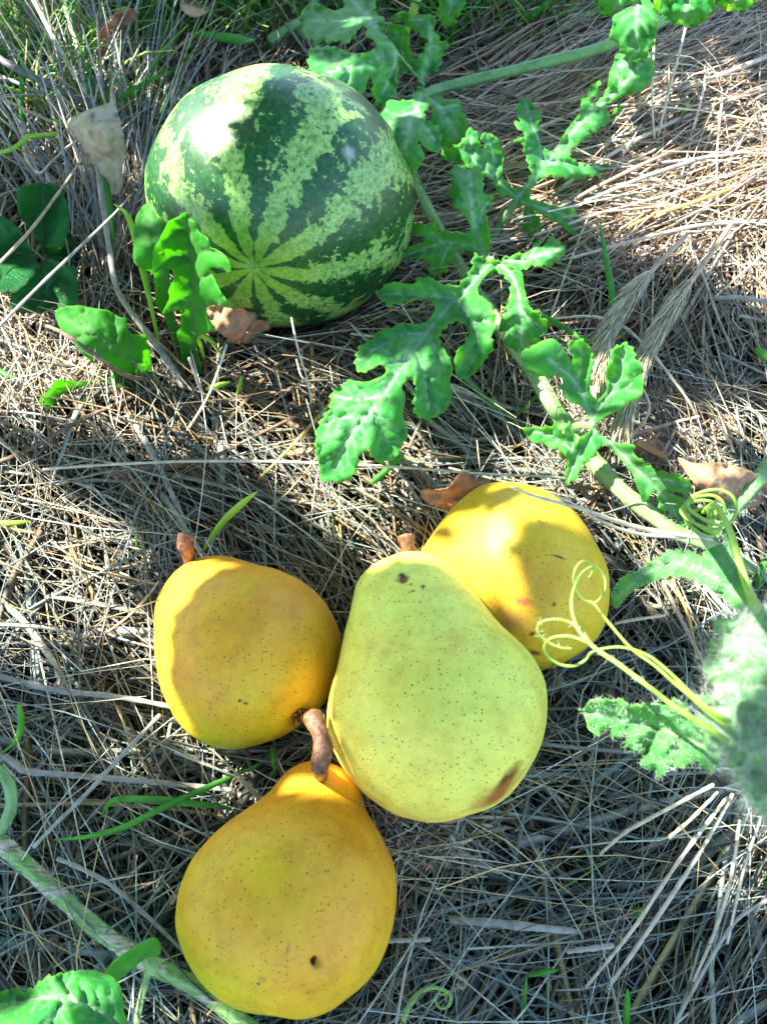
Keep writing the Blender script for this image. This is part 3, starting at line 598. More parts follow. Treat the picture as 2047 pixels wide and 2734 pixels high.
U1 = [(1255,745),(1130,600),(1040,500),(1032,560),(1035,640),(1022,760),(1000,850),(940,900),(860,920),(815,860),(805,780),(810,700),(785,690),(750,750),(745,800),(700,855),(695,895),(600,925),(530,890),(500,835),(440,855),(385,830),(320,770),(280,690),(245,600),(240,480),(270,440),(320,410),(390,415),(450,410),(520,430),(600,465),(700,470),(780,455),(830,415),(835,370),(800,345),(745,320),(760,260),(740,240),(700,240),(650,310),(600,370),(575,405),(540,370),(490,360),(420,385),(360,370),(290,375),(240,330),(195,280),(165,160),(190,90),(250,35),(330,30),(400,60),(450,90),(530,85),(560,45),(540,5),(470,-20),(480,-80),(560,-110),(700,-80),(800,-100),(835,-40),(835,80),(860,140),(905,150),(915,200),(935,320),(1000,400),(1045,470),(1150,600),(1262,735)]
o1 = leaf('leaf', vine, K1(U1), K1([(1255,745,0.067),(1020,440,0.090),(600,650,0.110),(300,500,0.104),(320,750,0.098),(600,880,0.097),(920,850,0.087),(850,250,0.092),(400,200,0.082),(200,200,0.074),(600,0,0.082)]),
     [K1([(1255,745),(1130,590),(1020,440),(900,300),(760,140),(640,0)]), K1([(1010,440),(850,520),(620,600),(400,640)]), K1([(1010,450),(1000,600),(900,820)]), K1([(850,260),(700,180),(450,190),(250,180)]), K1([(620,600),(560,760),(600,860)]), K1([(620,600),(450,520),(330,470)])], wave=.003)
U2 = [(1250,740),(1150,640),(1045,640),(1042,560),(1000,410),(955,330),(930,220),(1000,212),(1080,225),(1108,260),(1128,300),(1135,400),(1150,460),(1190,520),(1235,490),(1290,370),(1250,320),(1180,270),(1110,230),(1050,180),(1005,205),(960,180),(1000,130),(1090,95),(1150,130),(1250,130),(1340,140),(1370,200),(1345,250),(1390,320),(1420,360),(1495,390),(1440,450),(1430,510),(1400,590),(1370,630),(1270,680),(1262,720)]
leaf('leaf', vine, K1(U2), K1([(1255,740,0.068),(1050,600,0.059),(1000,280,0.072),(1190,530,0.064),(1300,350,0.079),(1050,130,0.076),(1340,180,0.082),(1450,400,0.064),(1380,620,0.054)]),
     [K1([(1250,740),(1280,560),(1320,350),(1310,200),(1150,170)]), K1([(1250,740),(1100,520),(1010,300)]), K1([(1310,400),(1430,420)])], wave=.005)
U3a = [(1255,760),(1200,790),(1130,885),(1040,885),(940,895),(890,925),(880,985),(820,1010),(790,1070),(765,1150),(770,1220),(790,1260),(850,1265),(900,1225),(950,1175),(945,1215),(862,1285),(850,1330),(855,1400),(885,1440),(940,1490),(1000,1540),(1060,1550),(1110,1580),(1160,1530),(1200,1510),(1230,1450),(1270,1390),(1245,1320),(1210,1262),(1215,1230),(1270,1300),(1320,1335),(1395,1340),(1415,1240),(1400,1170),(1370,1110),(1300,1080),(1270,1020),(1290,960),(1325,935),(1290,850)]
leaf('leaf', vine, K1(U3a), K1([(1260,770,0.077),(1050,950,0.094),(800,1050,0.086),(800,1230,0.080),(950,1350,0.092),(900,1480,0.078),(1100,1560,0.082),(1110,1200,0.108),(1230,1420,0.094),(1380,1250,0.094),(1300,1050,0.092)]),
     [K1([(1260,780),(1180,990),(1120,1150),(1100,1350),(1090,1530)]), K1([(1180,980),(1000,1060),(830,1150)]), K1([(1200,940),(1260,1080),(1360,1250)]), K1([(1120,1150),(1000,1280),(900,1400)])], wave=.002, relief=.0016)
U3b = [(1270,820),(1335,880),(1360,840),(1430,840),(1430,900),(1480,880),(1560,880),(1590,930),(1600,980),(1640,1040),(1640,1160),(1600,1240),(1540,1270),(1490,1310),(1415,1290),(1390,1200),(1335,1110),(1325,1060),(1340,1000),(1330,940),(1280,900)]
leaf('leaf', vine, K1(U3b), K1([(1270,830,0.066),(1400,850,0.062),(1450,1100,0.064),(1600,950,0.056),(1630,1150,0.048),(1450,1290,0.046)]),
     [K1([(1270,830),(1400,950),(1500,1100),(1560,1220)]), K1([(1400,950),(1560,930)])], wave=.003)
V1 = K2([(1140,672),(1060,640),(1010,650),(975,590),(950,520),(880,455),(850,440),(780,400),(700,380),(680,338),(620,332),(510,325),(495,280),(500,205),(560,215),(620,180),(670,160),(700,90),(740,50),(800,65),(820,130),(840,200),(860,240),(872,190),(838,130),(850,90),(900,80),(960,110),(1000,150),(1020,220),(1040,260),(1040,330),(1025,450),(1060,520),(1120,570),(1170,580),(1230,540),(1270,460),(1275,400),(1240,320),(1215,230)]) + \
     K3([(215,940),(135,925),(170,890),(230,880),(215,830),(170,810),(140,760),(150,735),(200,750),(165,690),(165,600),(190,560),(225,525),(290,570),(320,630),(380,660),(375,720),(360,780),(360,900),(385,950),(430,1000),(490,990),(530,940),(600,820),(660,740),(720,660),(730,540),(780,530),(790,470),(830,410),(890,385),(890,440),(860,510),(810,560),(815,600),(850,590),(900,550),(950,470),(970,400),(980,310),(1020,220),(1030,150),(1080,140),(1150,170),(1250,200),(1310,170),(1340,130),(1365,210),(1380,290),(1360,360),(1320,410),(1260,470),(1150,510),(1050,540),(980,580),(950,625),(975,670),(1000,690),(1065,580),(1085,640),(1050,670),(980,700),(990,740),(930,780),(870,820),(780,890),(690,950),(630,1010),(635,1060),(700,1100),(800,1120),(900,1120),(1020,1130),(1040,1160),(1075,1190),(1000,1210),(915,1215),(905,1250),(850,1220),(760,1235),(740,1265),(690,1240),(560,1240),(460,1220),(400,1230),(340,1280),(310,1310),(285,1360),(290,1430),(380,1450),(480,1490),(610,1500),(660,1510),(720,1570),(800,1600),(740,1630),(750,1680),(830,1700),(870,1800),(920,1880),(945,1985),(910,1910),(850,1850),(780,1830),(730,1800),(700,1770),(620,1720),(540,1650),(450,1600),(370,1560),(300,1530),(230,1500),(185,1450)])
leaf('leaf', vine, V1, K3([(171,1422,.052),(400,1130,.058),(250,850,.07),(230,540,.062),(480,980,.05),(700,780,.066),(850,440,.058),(880,600,.072),(1160,350,.084),(1340,160,.075),(1000,200,.066),(1330,380,.070),(1060,600,.060),(700,1170,.052),(1060,1185,.036),(600,1580,.046),(800,1620,.034),(930,1960,.02)]) + K2([(900,400,.062),(750,150,.074),(520,250,.060),(930,150,.066),(1040,300,.054)]),
     [K3([(171,1422),(400,1130),(700,780),(900,600),(1160,350),(1310,170)]), K3([(390,1130),(370,960),(300,780),(240,570)]), K3([(430,1110),(650,1110),(1000,1170)]), K2([(1165,660),(1000,520),(850,390),(760,300),(750,130)]), K2([(950,470),(950,300),(900,130)]), K3([(171,1440),(350,1500),(600,1580),(760,1740),(930,1950)]), K3([(1060,440),(1070,250)]), K3([(1150,350),(1160,200)])], wave=.0035)
leaf('leaf', vine, K3([(240,1490),(228,1560),(215,1640),(225,1720),(290,1780),(300,1820),(340,1770),(360,1700),(375,1650),(345,1570),(290,1520)]), K3([(240,1500,.05),(220,1700,.034),(300,1810,.026),(370,1650,.045)]), [K3([(260,1500),(290,1650),(305,1800)])], wave=.003)
WW = [(905,1180),(920,1000),(905,880),(885,790),(930,740),(930,690),(960,650),(900,625),(872,630),(860,560),(865,470),(840,450),(845,410),(800,400),(745,400),(715,418),(690,370),(650,355),(595,385),(555,430),(590,460),(580,500),(570,580),(530,610),(590,660),(590,735),(660,770),(710,830),(740,900),(738,965),(640,962),(500,955),(455,960),(450,900),(425,860),(370,905),(330,885),(225,880),(235,980),(320,1000),(330,1040),(240,1080),(125,1105),(120,1220),(145,1220),(200,1190),(320,1210),(390,1240),(370,1310),(430,1340),(460,1350),(490,1320),(530,1320),(560,1240),(600,1165),(640,1130),(700,1118),(800,1140),(885,1195)]
leaf('leaf', vine, K2(WW), K2([(900,1190,.058),(850,1000,.062),(760,700,.085),(600,500,.078),(850,500,.075),(930,680,.062),(700,400,.066),(550,610,.07),(600,1050,.056),(380,950,.06),(130,1160,.045),(240,920,.05),(450,1330,.036)]),
     [K2([(900,1190),(840,1050),(770,850),(750,600),(740,430)]), K2([(890,1180),(700,1070),(520,1050),(300,1120),(140,1180)]), K2([(500,1060),(400,950)]), K2([(560,1090),(480,1250)]), K2([(810,950),(830,860),(900,700)])], wave=.0035)
L1 = [(1305,350),(1225,300),(1205,350),(1200,400),(1165,450),(1120,495),(1060,500),(1000,488),(940,445),(905,455),(850,450),(850,490),(780,490),(710,480),(650,500),(625,530),(588,545),(615,575),(660,600),(668,628),(740,620),(850,590),(930,595),(970,630),(960,680),(920,730),(860,745),(800,740),(755,738),(700,770),(650,775),(600,805),(560,850),(510,875),(480,930),(465,990),(485,1040),(530,1050),(580,1025),(630,1000),(660,1020),(655,1060),(600,1090),(540,1110),(470,1105),(430,1096),(380,1135),(340,1155),(310,1200),(310,1270),(270,1330),(240,1380),(220,1460),(218,1560),(240,1640),(255,1740),(320,1735),(375,1748),(440,1715),(480,1660),(490,1600),(510,1555),(550,1540),(570,1580),(595,1610),(640,1620),(700,1600),(740,1570),(770,1500),(800,1455),(790,1380),(770,1320),(780,1240),(785,1190),(765,1160),(780,1110),(820,1085),(845,1110),(840,1180),(835,1250),(845,1310),(880,1340),(920,1345),(980,1330),(1040,1290),(1070,1230),(1080,1170),(1065,1100),(1085,1040),(1070,970),(1040,920),(1010,880),(1000,820),(1030,770),(1080,735),(1140,730),(1175,770),(1180,830),(1140,880),(1110,920),(1095,980),(1105,1060),(1130,1095),(1200,1070),(1260,1010),(1310,940),(1340,900),(1335,830),(1350,740),(1340,670),(1310,600),(1260,570),(1240,530),(1260,480),(1310,420),(1350,390)]
o2 = leaf('leaf', vine, C2(L1), C2([(1330,350,.062),(1100,600,.066),(850,900,.072),(620,1250,.080),(250,1720,.055),(400,1500,.072),(230,1450,.066),(600,570,.060),(900,460,.070),(480,1000,.064),(560,860,.070),(900,1330,.058),(1070,1000,.068),(760,1500,.066),(1330,700,.072),(1330,900,.062),(1110,1070,.050),(1240,540,.072)]),
     [C2([(1330,345),(1150,540),(1000,700),(850,900),(700,1110),(600,1250),(440,1450),(340,1650)]), C2([(1115,580),(930,575),(800,560),(640,560)]), C2([(1115,590),(1150,650),(1220,760),(1240,900),(1180,1040)]), C2([(930,800),(760,820),(620,890),(500,970)]), C2([(850,910),(900,1050),(920,1180),(930,1290)]), C2([(650,1190),(500,1225),(340,1200)]), C2([(600,1260),(610,1380),(690,1520)]), C2([(930,820),(980,900),(1040,1040)]), C2([(700,940),(640,900)]), C2([(800,970),(690,1000)]), C2([(1210,740),(1310,720)]), C2([(540,1330),(400,1330),(280,1380)])], wave=.0035, relief=.0022)
X1 = [(320,400),(400,360),(560,320),(720,290),(770,240),(790,180),(850,120),(910,90),(932,110),(890,170),(885,230),(930,215),(985,130),(1040,60),(1120,110),(1170,110),(1210,190),(1280,190),(1270,220),(1240,300),(1240,350),(1160,400),(1100,440),(1080,480),(1000,500),(930,490),(910,515),(850,480),(780,490),(680,540),(600,585),(550,580),(500,540),(440,480),(380,430)]
leaf('leaf', vine, K5(X1), K5([(320,400,.060),(560,450,.066),(800,350,.060),(850,150,.054),(1040,80,.052),(1100,350,.072),(1260,200,.062),(930,500,.066),(600,580,.062)]), [K5([(320,410),(600,420),(860,340),(1180,260)]), K5([(700,400),(850,200)])], wave=.0035)
Y1 = [(130,420),(300,420),(400,440),(500,560),(620,590),(640,700),(660,850),(700,980),(740,1080),(760,1130),(870,1160),(900,1240),(1000,1330),(970,1470),(930,1510),(860,1500),(900,1590),(870,1620),(750,1660),(650,1750),(560,1760),(500,1720),(440,1700),(340,1640),(370,1570),(440,1470),(370,1450),(300,1470),(280,1400),(310,1310),(350,1230),(370,1170),(330,1110),(400,1080),(440,1040),(430,980),(450,880),(440,760),(390,670),(300,600),(230,590),(120,630),(20,680),(0,600),(60,480)]
leaf('leaf', vine, K5(Y1), K5([(100,520,.062),(400,520,.064),(560,800,.060),(560,1100,.056),(330,1400,.046),(550,1400,.052),(960,1400,.052),(640,700,.066),(560,1740,.036),(870,1600,.038)]), [K5([(100,520),(300,470),(470,640),(560,850),(590,1150),(600,1500),(640,1720)]), K5([(590,1150),(750,1280),(930,1420)]), K5([(590,1200),(400,1380)])], wave=.003)
Z1 = [(740,935),(730,840),(690,770),(620,720),(560,710),(520,620),(460,580),(520,560),(500,500),(430,490),(340,495),(260,450),(190,400),(155,300),(230,250),(300,210),(420,170),(490,220),(545,290),(598,385),(592,310),(550,230),(590,190),(700,185),(740,260),(775,300),(770,430),(745,560),(745,620),(800,690),(850,660),(890,600),(880,500),(880,430),(920,350),(925,270),(1000,220),(1050,210),(1120,270),(1140,350),(1190,400),(1190,500),(1200,600),(1160,680),(1060,720),(1000,790),(940,800),(860,850),(800,900),(795,935)]
leaf('leaf', vine, K4(Z1), K4([(770,930,.054),(700,700,.060),(400,350,.075),(170,300,.068),(680,250,.070),(500,580,.060),(1030,300,.070),(1190,500,.066),(900,780,.056),(800,690,.052)]),
     [K4([(770,930),(700,700),(600,520),(400,350)]), K4([(640,590),(690,420),(670,240)]), K4([(775,850),(880,680),(980,500),(1040,280)]), K4([(900,660),(1100,560)])], wave=.0012)
Z2 = [(770,930),(730,970),(650,1020),(632,1060),(612,950),(575,890),(548,890),(512,985),(490,930),(430,870),(420,920),(330,920),(180,935),(200,990),(260,1055),(350,1070),(400,1105),(470,1110),(520,1150),(550,1230),(530,1330),(525,1410),(550,1415),(620,1370),(660,1310),(710,1230),(780,1180),(810,1120),(850,1080),(900,1090),(960,1150),(1050,1250),(1110,1330),(1140,1420),(1200,1560),(1240,1540),(1290,1470),(1312,1500),(1330,1600),(1350,1640),(1400,1640),(1460,1700),(1530,1780),(1590,1710),(1590,1620),(1550,1540),(1420,1482),(1440,1462),(1550,1495),(1600,1480),(1600,1400),(1510,1340),(1400,1310),(1310,1290),(1200,1210),(1110,1140),(1140,1100),(1100,1070),(990,1060),(900,1030),(830,975)]
leaf('leaf', vine, K4(Z2), K4([(775,940,.054),(640,1150,.056),(560,900,.066),(200,950,.052),(400,1090,.048),(550,1400,.048),(750,1150,.050),(950,1080,.054),(1150,1300,.052),(1350,1350,.058),(1590,1420,.052),(1530,1770,.036),(1220,1540,.044)]),
     [K4([(780,950),(900,1040),(1100,1240),(1300,1430),(1420,1580),(1520,1750)]), K4([(780,950),(700,1080),(630,1190),(555,1400)]), K4([(640,1180),(540,1080),(400,990),(200,950)]), K4([(1220,1360),(1400,1370),(1580,1430)]), K4([(600,1120),(580,940)])], wave=.003)
TR = [[(160,40),(190,130),(250,130),(330,90),(400,40),(480,20),(500,0),(500,-60),(250,-60),(180,-20)],
      [(490,60),(440,60),(350,110),(290,150),(290,220),(260,310),(270,350),(320,370),(355,440),(370,470),(400,480),(480,540),(560,530),(620,440),(660,370),(680,240),(670,190),(700,150),(690,100),(660,60),(620,0),(600,-60),(520,-60),(500,0)],
      [(700,60),(730,130),(770,180),(840,220),(900,215),(990,240),(1080,200),(1150,120),(1205,70),(1180,10),(1150,-60),(720,-60),(690,0)],
      [(1180,0),(1230,60),(1310,95),(1450,90),(1560,20),(1600,-60),(1400,-120),(1200,-60)]]
for k, o in enumerate(TR):
    cx = sum(p[0] for p in o) / len(o); cy = sum(p[1] for p in o) / len(o); xs = [p[0] for p in o]; ys = [p[1] for p in o]
    leaf('leaf', vine, K6(o), K6([(cx, cy, .105), (min(xs), cy, .088), (max(xs), cy, .096), (cx, max(ys), .085), (cx, min(ys), .10)]), [K6([(cx + 30, min(ys)), (cx, cy), (cx - 10, max(ys) - 20)])], wave=.005)
stem(vine, K6([(690, -70, .11, 9), (685, 0, .11, 9), (680, 90, .10, 8), (650, 300, .06, 8)]), M_lime, name='petiole')
leaf('leaf', vine, K1([(1370,-30),(1400,0),(1385,100),(1400,150),(1430,230),(1480,240),(1545,190),(1525,100),(1550,160),(1620,50),(1625,-40),(1500,-80)]), K1([(1400,0,.075),(1430,220,.06),(1610,20,.075),(1500,100,.085)]), [K1([(1500,-50),(1490,100),(1460,220)])], wave=.003)
# hairy lower leaf nearest the shoot tip
HL = [(115,1150),(130,1240),(170,1270),(230,1200),(310,1110),(450,1040),(580,990),(700,960),(850,965),(950,1000),(1050,1060),(1200,1160),(1350,1290),(1500,1380),(1600,1330),(1560,1200),(1450,1000),(1350,900),(1340,780),(1290,560),(1240,480),(1210,520),(1240,620),(1160,650),(1060,700),(1020,740),(1070,800),(1000,755),(940,740),(930,720),(820,705),(700,700),(640,730),(540,790),(440,850),(400,900),(280,930),(190,1010)]
_, Wl, _ = leaf('leaf', vine, K10(HL), K10([(130,1200,.070),(300,1000,.088),(600,850,.095),(900,850,.105),(1200,1000,.110),(1500,1350,.12),(1240,500,.075),(1340,800,.095),(820,710,.085),(700,960,.088),(1200,1160,.100)]),
     [K10([(1550,1370),(1300,1100),(1000,900),(700,830),(400,960),(160,1200)]), K10([(1300,1100),(1300,800),(1230,520)]), K10([(900,880),(830,740)]), K10([(650,850),(560,810)])], wave=.0025, material=M_leafmid, label='pale hairy young leaf curving over the straw')
edge_hairs(vine, Wl, 2500, .0012, .00004)

# --- fuzzy shoot tip close to the lens
shoot = thing('vine_shoot', 'fuzzy young shoot tip with crumpled hairy leaves and curling tendrils at the right edge', 'vine shoot', P(1900, 1950, .10))
SL = [(10,965),(60,950),(110,880),(200,870),(300,880),(400,870),(440,930),(520,920),(620,910),(720,910),(820,950),(850,870),(900,890),(970,950),(1000,1050),(1100,1000),(1150,1200),(1240,1370),(1210,1490),(1120,1500),(1060,1430),(960,1350),(990,1420),(900,1470),(820,1450),(760,1520),(680,1570),(700,1490),(620,1490),(550,1430),(560,1340),(480,1310),(400,1280),(440,1220),(440,1170),(370,1210),(300,1200),(270,1130),(220,1140),(180,1190),(100,1130),(70,1030),(50,985)]
_, Ws, _ = leaf('leaf', shoot, K9(SL), K9([(10,965,.11),(300,1000,.125),(600,1100,.13),(900,1000,.14),(1150,1300,.145),(700,1500,.115),(450,1200,.118),(900,1400,.13)]),
     [K9([(1150,1300),(800,1150),(500,1060),(250,1020),(60,970)]), K9([(700,1110),(720,930)]), K9([(700,1120),(560,1400)]), K9([(900,1180),(850,1430)]), K9([(420,1040),(320,900)])], crump=.003, wave=.006, relief=.003, material=M_leafmid, grid=9, teeth=16)
edge_hairs(shoot, Ws, 1500, .0015, .00005)
def blob_leaf(cx, cy, w, h, z, tilt, ang, seed, mt):
    r = random.Random(seed); n = 18; out = []
    for k in range(n):
        a = k / n * 6.283; rr = 1 + .28 * math.sin(a * 4 + seed) * (1 if k % 2 else .6) + r.uniform(-.12, .12)
        x, y = w * math.cos(a) * rr, h * math.sin(a) * rr
        out.append((cx + x * math.cos(ang) - y * math.sin(ang), cy + x * math.sin(ang) + y * math.cos(ang)))
    return leaf('leaf', shoot, out, [(cx, cy, z + tilt * .4), (cx - w, cy, z - tilt), (cx + w, cy, z + tilt), (cx, cy - h, z - .006), (cx, cy + h, z - .004)], [[(cx - w * .9, cy), (cx, cy + 4), (cx + w * .9, cy)]],
                crump=.0035, wave=.004, relief=.002, material=mt, grid=11, seed=seed)
AW = [Ws]
for k, (cx, cy, w, h, z, t, a) in enumerate([(1985,1700,75,65,.180,.006,.3),(1990,1830,85,65,.196,.008,-.4),(1930,1750,40,60,.170,.004,.9),(2050,1940,90,70,.205,.004,.2),(1990,2000,45,50,.20,.006,1.2),(1915,1900,50,45,.185,.006,.6),(2050,1680,60,80,.195,.004,1.0),
        (2040,2080,50,50,.198,.005,.3),(1930,1960,40,50,.188,.004,.1),(2100,1800,90,120,.19,.01,.5),(2110,2050,80,120,.19,.01,.9)]):
    _, Wb, _ = blob_leaf(cx, cy, w, h, z, t, a, k * 3.7 + 1, M_leafmid if k % 2 else M_leafpale); AW.append(Wb)
AWc = np.vstack(AW[1:]); edge_hairs(shoot, AWc, 9000, .0036, .000028)
# woolly underside mass of the growing tip
tipC = P(np.array([2090, 2030, 2010, 2030, 2090]), np.array([1750, 1870, 1970, 2060, 2150]), np.array([.185, .190, .190, .188, .18])); tipC = catmull(tipC, 8)
link('stem', tube_mesh('stem', tipC, np.full(len(tipC), .0045), 12, bump=.12), M_leafpale, shoot); hairs(shoot, tipC, np.full(len(tipC), .0045), 1400, .005, .00004, spread=.6)
rc = catmull(np.array([tuple(P(2090, 2150, .18)), tuple(P(2230, 2240, .15)), tuple(P(2360, 2150, .08)), tuple(P(2380, 1900, .02)), tuple(P(2300, 1700, .005))]), 8)
link('stem', tube_mesh('stem', rc, np.full(len(rc), .0035), 12, bump=.04, ridge=.08), M_stem, shoot)
TD = [
 [(1420,1640,.178,9),(1270,1530,.170,7),(1170,1440,.165,6),(1050,1340,.155,5.5),(950,1250,.145,5),(800,1140,.13,5),(650,970,.118,4.5),(560,855,.112,4),(495,830,.112,3.5),(440,740,.116,3.5),(440,650,.120,3.5),(485,590,.120,3.5),(545,605,.116,3.5),(620,670,.112,4),(632,760,.110,4),(585,840,.108,4),(530,850,.106,3)],
 [(1420,1600,.180,9),(1270,1510,.172,7),(1160,1410,.165,6),(1050,1300,.152,5),(930,1200,.14,5),(820,1150,.132,5),(720,1130,.125,4.5),(620,1140,.12,4.5),(545,1165,.116,4.5),(510,1210,.113,4.5),(440,1248,.112,5),(350,1240,.112,5),(275,1190,.114,5),(250,1125,.118,4.5),(290,1075,.122,4.5),(380,1060,.124,5),(460,1075,.125,5),(540,1110,.128,5.5)],
 [(1400,1720,.178,11),(1200,1590,.166,10),(1060,1500,.155,9),(920,1390,.148,8.5),(800,1300,.142,8),(700,1225,.136,8),(600,1160,.132,8),(540,1110,.128,7),(480,1020,.122,6),(400,970,.120,5),(300,955,.120,4.5),(220,980,.118,4),(210,1035,.116,4),(260,1090,.114,4),(340,1130,.114,3.5),(420,1140,.114,3)],
 [(545,1120,.128,6),(470,1030,.126,6),(425,910,.126,5.5),(425,800,.126,5),(460,700,.126,4.5),(500,650,.124,4),(545,625,.122,4),(550,660,.120,3.5),(530,690,.118,2.5)]]
for k, t in enumerate(TD): stem(shoot, [(a, b, z + .022, q * .8) for a, b, z, q in K11(t)], M_tendril, name='tendril', sides=8, hair=60 if k == 2 else 0, hl=.0008, n=10)
# tendril wound to a ball, on a long thin stalk
bc = P(1885, 1372, .07); bp = []
for k in range(70):
    a = k * .62; ph = k * .19; rr = .0085 * (.55 + .45 * math.sin(k * .11 + .4))
    bp.append(bc + np.array([rr * math.cos(a) * 1.15, rr * math.sin(a), .006 * math.sin(ph) + .002 * math.sin(a * 2)]))
lead = K11([(1640,1000,.13),(1600,920,.125),(1530,750,.115),(1470,560,.105),(1430,420,.095),(1370,290,.086),(1320,230,.08)]); lp = [P(*q) for q in lead]
C = catmull(np.array(lp + bp), 5); rr = np.full(len(C), .0007); rr[:len(lp) * 5] = np.linspace(.0016, .0008, len(lp) * 5)
link('tendril', tube_mesh('tendril', C, rr, 8), M_tendril, vine, label='tendril wound into a tight ball'); hairs(vine, C[:36], rr[:36], 250, .0012, .00004)

# --- vine at the lower left
vine2 = thing('watermelon_vine', 'scarred pale vine running out of the lower left corner below the golden pear', 'vine', P(300, 2500, .01))
_, sC, sR = stem(vine2, CB([(-60,455,.030,22),(-20,500,.030,22),(80,590,.031,22),(180,680,.031,22),(300,790,.032,21),(430,900,.033,21),(530,965,.034,22),(600,1010,.034,24),(680,1050,.032,22),(780,1100,.029,21),(900,1190,.026,20),(1010,1270,.024,20),(1080,1330,.022,20)]), M_scar, hair=500, sides=16)
stem(vine2, CB([(-30,215,.045,10),(20,260,.046,14),(45,320,.044,15),(45,390,.040,15),(15,460,.034,14),(-10,500,.03,12)]), M_stem, name='side_stem', hair=100)
leaf('bract', vine2, CB([(425,1060),(450,1010),(520,960),(590,915),(630,910),(648,940),(640,985),(600,985),(560,1010),(500,1060),(470,1085)]), CB([(430,1060,.050),(540,980,.056),(640,920,.050),(640,985,.044)]), [CB([(440,1060),(540,990),(640,930)])], material=M_grass, teeth=1)
stem(vine2, CB([(595,1030,.036,10),(592,1070,.034,9),(575,1130,.034,9),(560,1200,.034,9),(545,1290,.032,9)]), M_stempale, name='petiole', hair=60)
stem(vine2, CB([(590,985,.044,14),(610,1010,.046,17),(615,1040,.042,14)]), M_stempale, name='node')
_, Wv, _ = leaf('leaf', vine2, CB([(-80,1150),(0,1125),(80,1112),(92,1130),(150,1100),(175,1075),(220,1058),(350,1038),(440,1060),(485,1105),(500,1200),(508,1300),(440,1400),(200,1420),(-60,1380),(-120,1250)]), CB([(0,1200,.060),(250,1200,.078),(480,1150,.062),(350,1050,.058),(500,1350,.055),(200,1400,.06),(90,1120,.052)]),
     [CB([(500,1280),(350,1180),(200,1150),(0,1180)]), CB([(300,1170),(250,1080)]), CB([(250,1160),(200,1300)])], relief=.003, wave=.003)

# --- small curled tendrils lower middle
ct = thing('curled_tendril', 'loose curled tendril poking up at the bottom edge right of the golden pear', 'tendril', P(1170, 2650, .0))
stem(ct, CR([(110,1200,.03,8),(130,1120,.034,8),(160,1060,.036,7),(210,1015,.036,6),(270,1010,.034,5),(320,1040,.032,5),(315,1080,.030,4),(280,1095,.030,4),(258,1065,.030,4),(265,1035,.032,3),(300,1040,.032,3),(300,1065,.03,3)]), M_tendril, name='tendril', sides=8)
stem(ct, CR([(320,860,.02,5),(335,890,.024,6),(320,930,.026,6),(350,960,.028,6),(385,980,.028,5),(370,1010,.028,5),(345,990,.028,4)]), M_s_tan, name='tendril', sides=8, label='dry brown curl')

# ------------------------------------------------------------------ weeds on the left
dand = thing('weed', 'broad-leaved weed with toothed dandelion leaves in front of the watermelon', 'weed', P(490, 1010, .0))
D2 = [(880,40),(820,80),(770,180),(755,400),(760,540),(830,600),(920,640),(940,800),(940,900),(1010,1000),(1080,1200),(1130,1400),(1200,1530),(1215,1480),(1180,1300),(1130,1100),(1085,900),(1065,700),(1050,500),(1020,250),(980,120),(930,60)]
leaf('leaf', dand, K8(D2), K8([(880,40,.085),(770,300,.075),(900,400,.082),(1000,900,.04),(1130,1300,.015),(1200,1520,.004),(1050,500,.07)]), [K8([(1200,1520),(1130,1300),(1070,950),(1000,600),(930,350),(885,80)])], material=M_dand, teeth=2, vw=6)
D1 = [(1205,112),(1140,150),(1060,190),(1022,260),(1000,300),(965,370),(930,420),(920,500),(920,630),(1000,600),(1070,600),(1100,650),(1080,720),(1050,790),(1060,850),(1000,980),(1080,960),(1170,960),(1150,1010),(1160,1080),(1120,1150),(1150,1250),(1170,1400),(1200,1560),(1270,1560),(1330,1450),(1300,1300),(1290,1190),(1370,1140),(1450,1105),(1400,1040),(1370,960),(1390,912),(1480,910),(1580,918),(1500,800),(1440,680),(1405,592),(1490,600),(1585,635),(1545,500),(1470,440),(1405,410),(1390,340),(1300,270),(1290,215),(1240,170)]
leaf('leaf', dand, K8(D1), K8([(1205,120,.110),(950,450,.100),(920,620,.098),(1250,600,.088),(1230,300,.100),(1100,700,.085),(1560,620,.115),(1520,480,.118),(1560,910,.100),(1250,1000,.060),(1000,970,.070),(1240,1300,.025),(1230,1550,.004),(1430,1100,.074)]),
     [K8([(1235,1560),(1250,1350),(1268,1000),(1245,600),(1215,250),(1205,130)]), K8([(1250,750),(1400,640),(1560,620)]), K8([(1240,560),(1350,440),(1500,480)]), K8([(1265,950),(1400,900),(1560,912)]), K8([(1235,480),(1080,500),(940,600)]), K8([(1260,850),(1120,880),(1020,970)]), K8([(1220,280),(1100,260)])], material=M_dand, teeth=2, vw=8, relief=.0022, wave=.003)
D3 = [(90,970),(110,1060),(160,1140),(240,1220),(310,1310),(400,1380),(480,1365),(520,1370),(600,1450),(700,1490),(800,1530),(860,1540),(900,1510),(912,1420),(890,1300),(870,1240),(865,1160),(810,1160),(740,1150),(700,1090),(700,1020),(640,1010),(590,980),(540,950),(480,940),(400,930),(300,910),(200,915),(130,930)]
leaf('leaf', dand, K8(D3), K8([(100,980,.050),(400,930,.060),(350,1150,.062),(450,1360,.045),(650,1010,.060),(860,1170,.050),(700,1350,.046),(890,1530,.008),(640,1250,.056)]),
     [K8([(880,1510),(650,1310),(450,1170),(250,1050),(130,1000)]), K8([(580,1255),(600,1100),(580,990)]), K8([(450,1170),(360,1040),(340,940)]), K8([(700,1360),(730,1250),(700,1150)]), K8([(400,1140),(260,1180)]), K8([(560,1250),(440,1300)])], material=M_dand, teeth=2, vw=6, relief=.002)
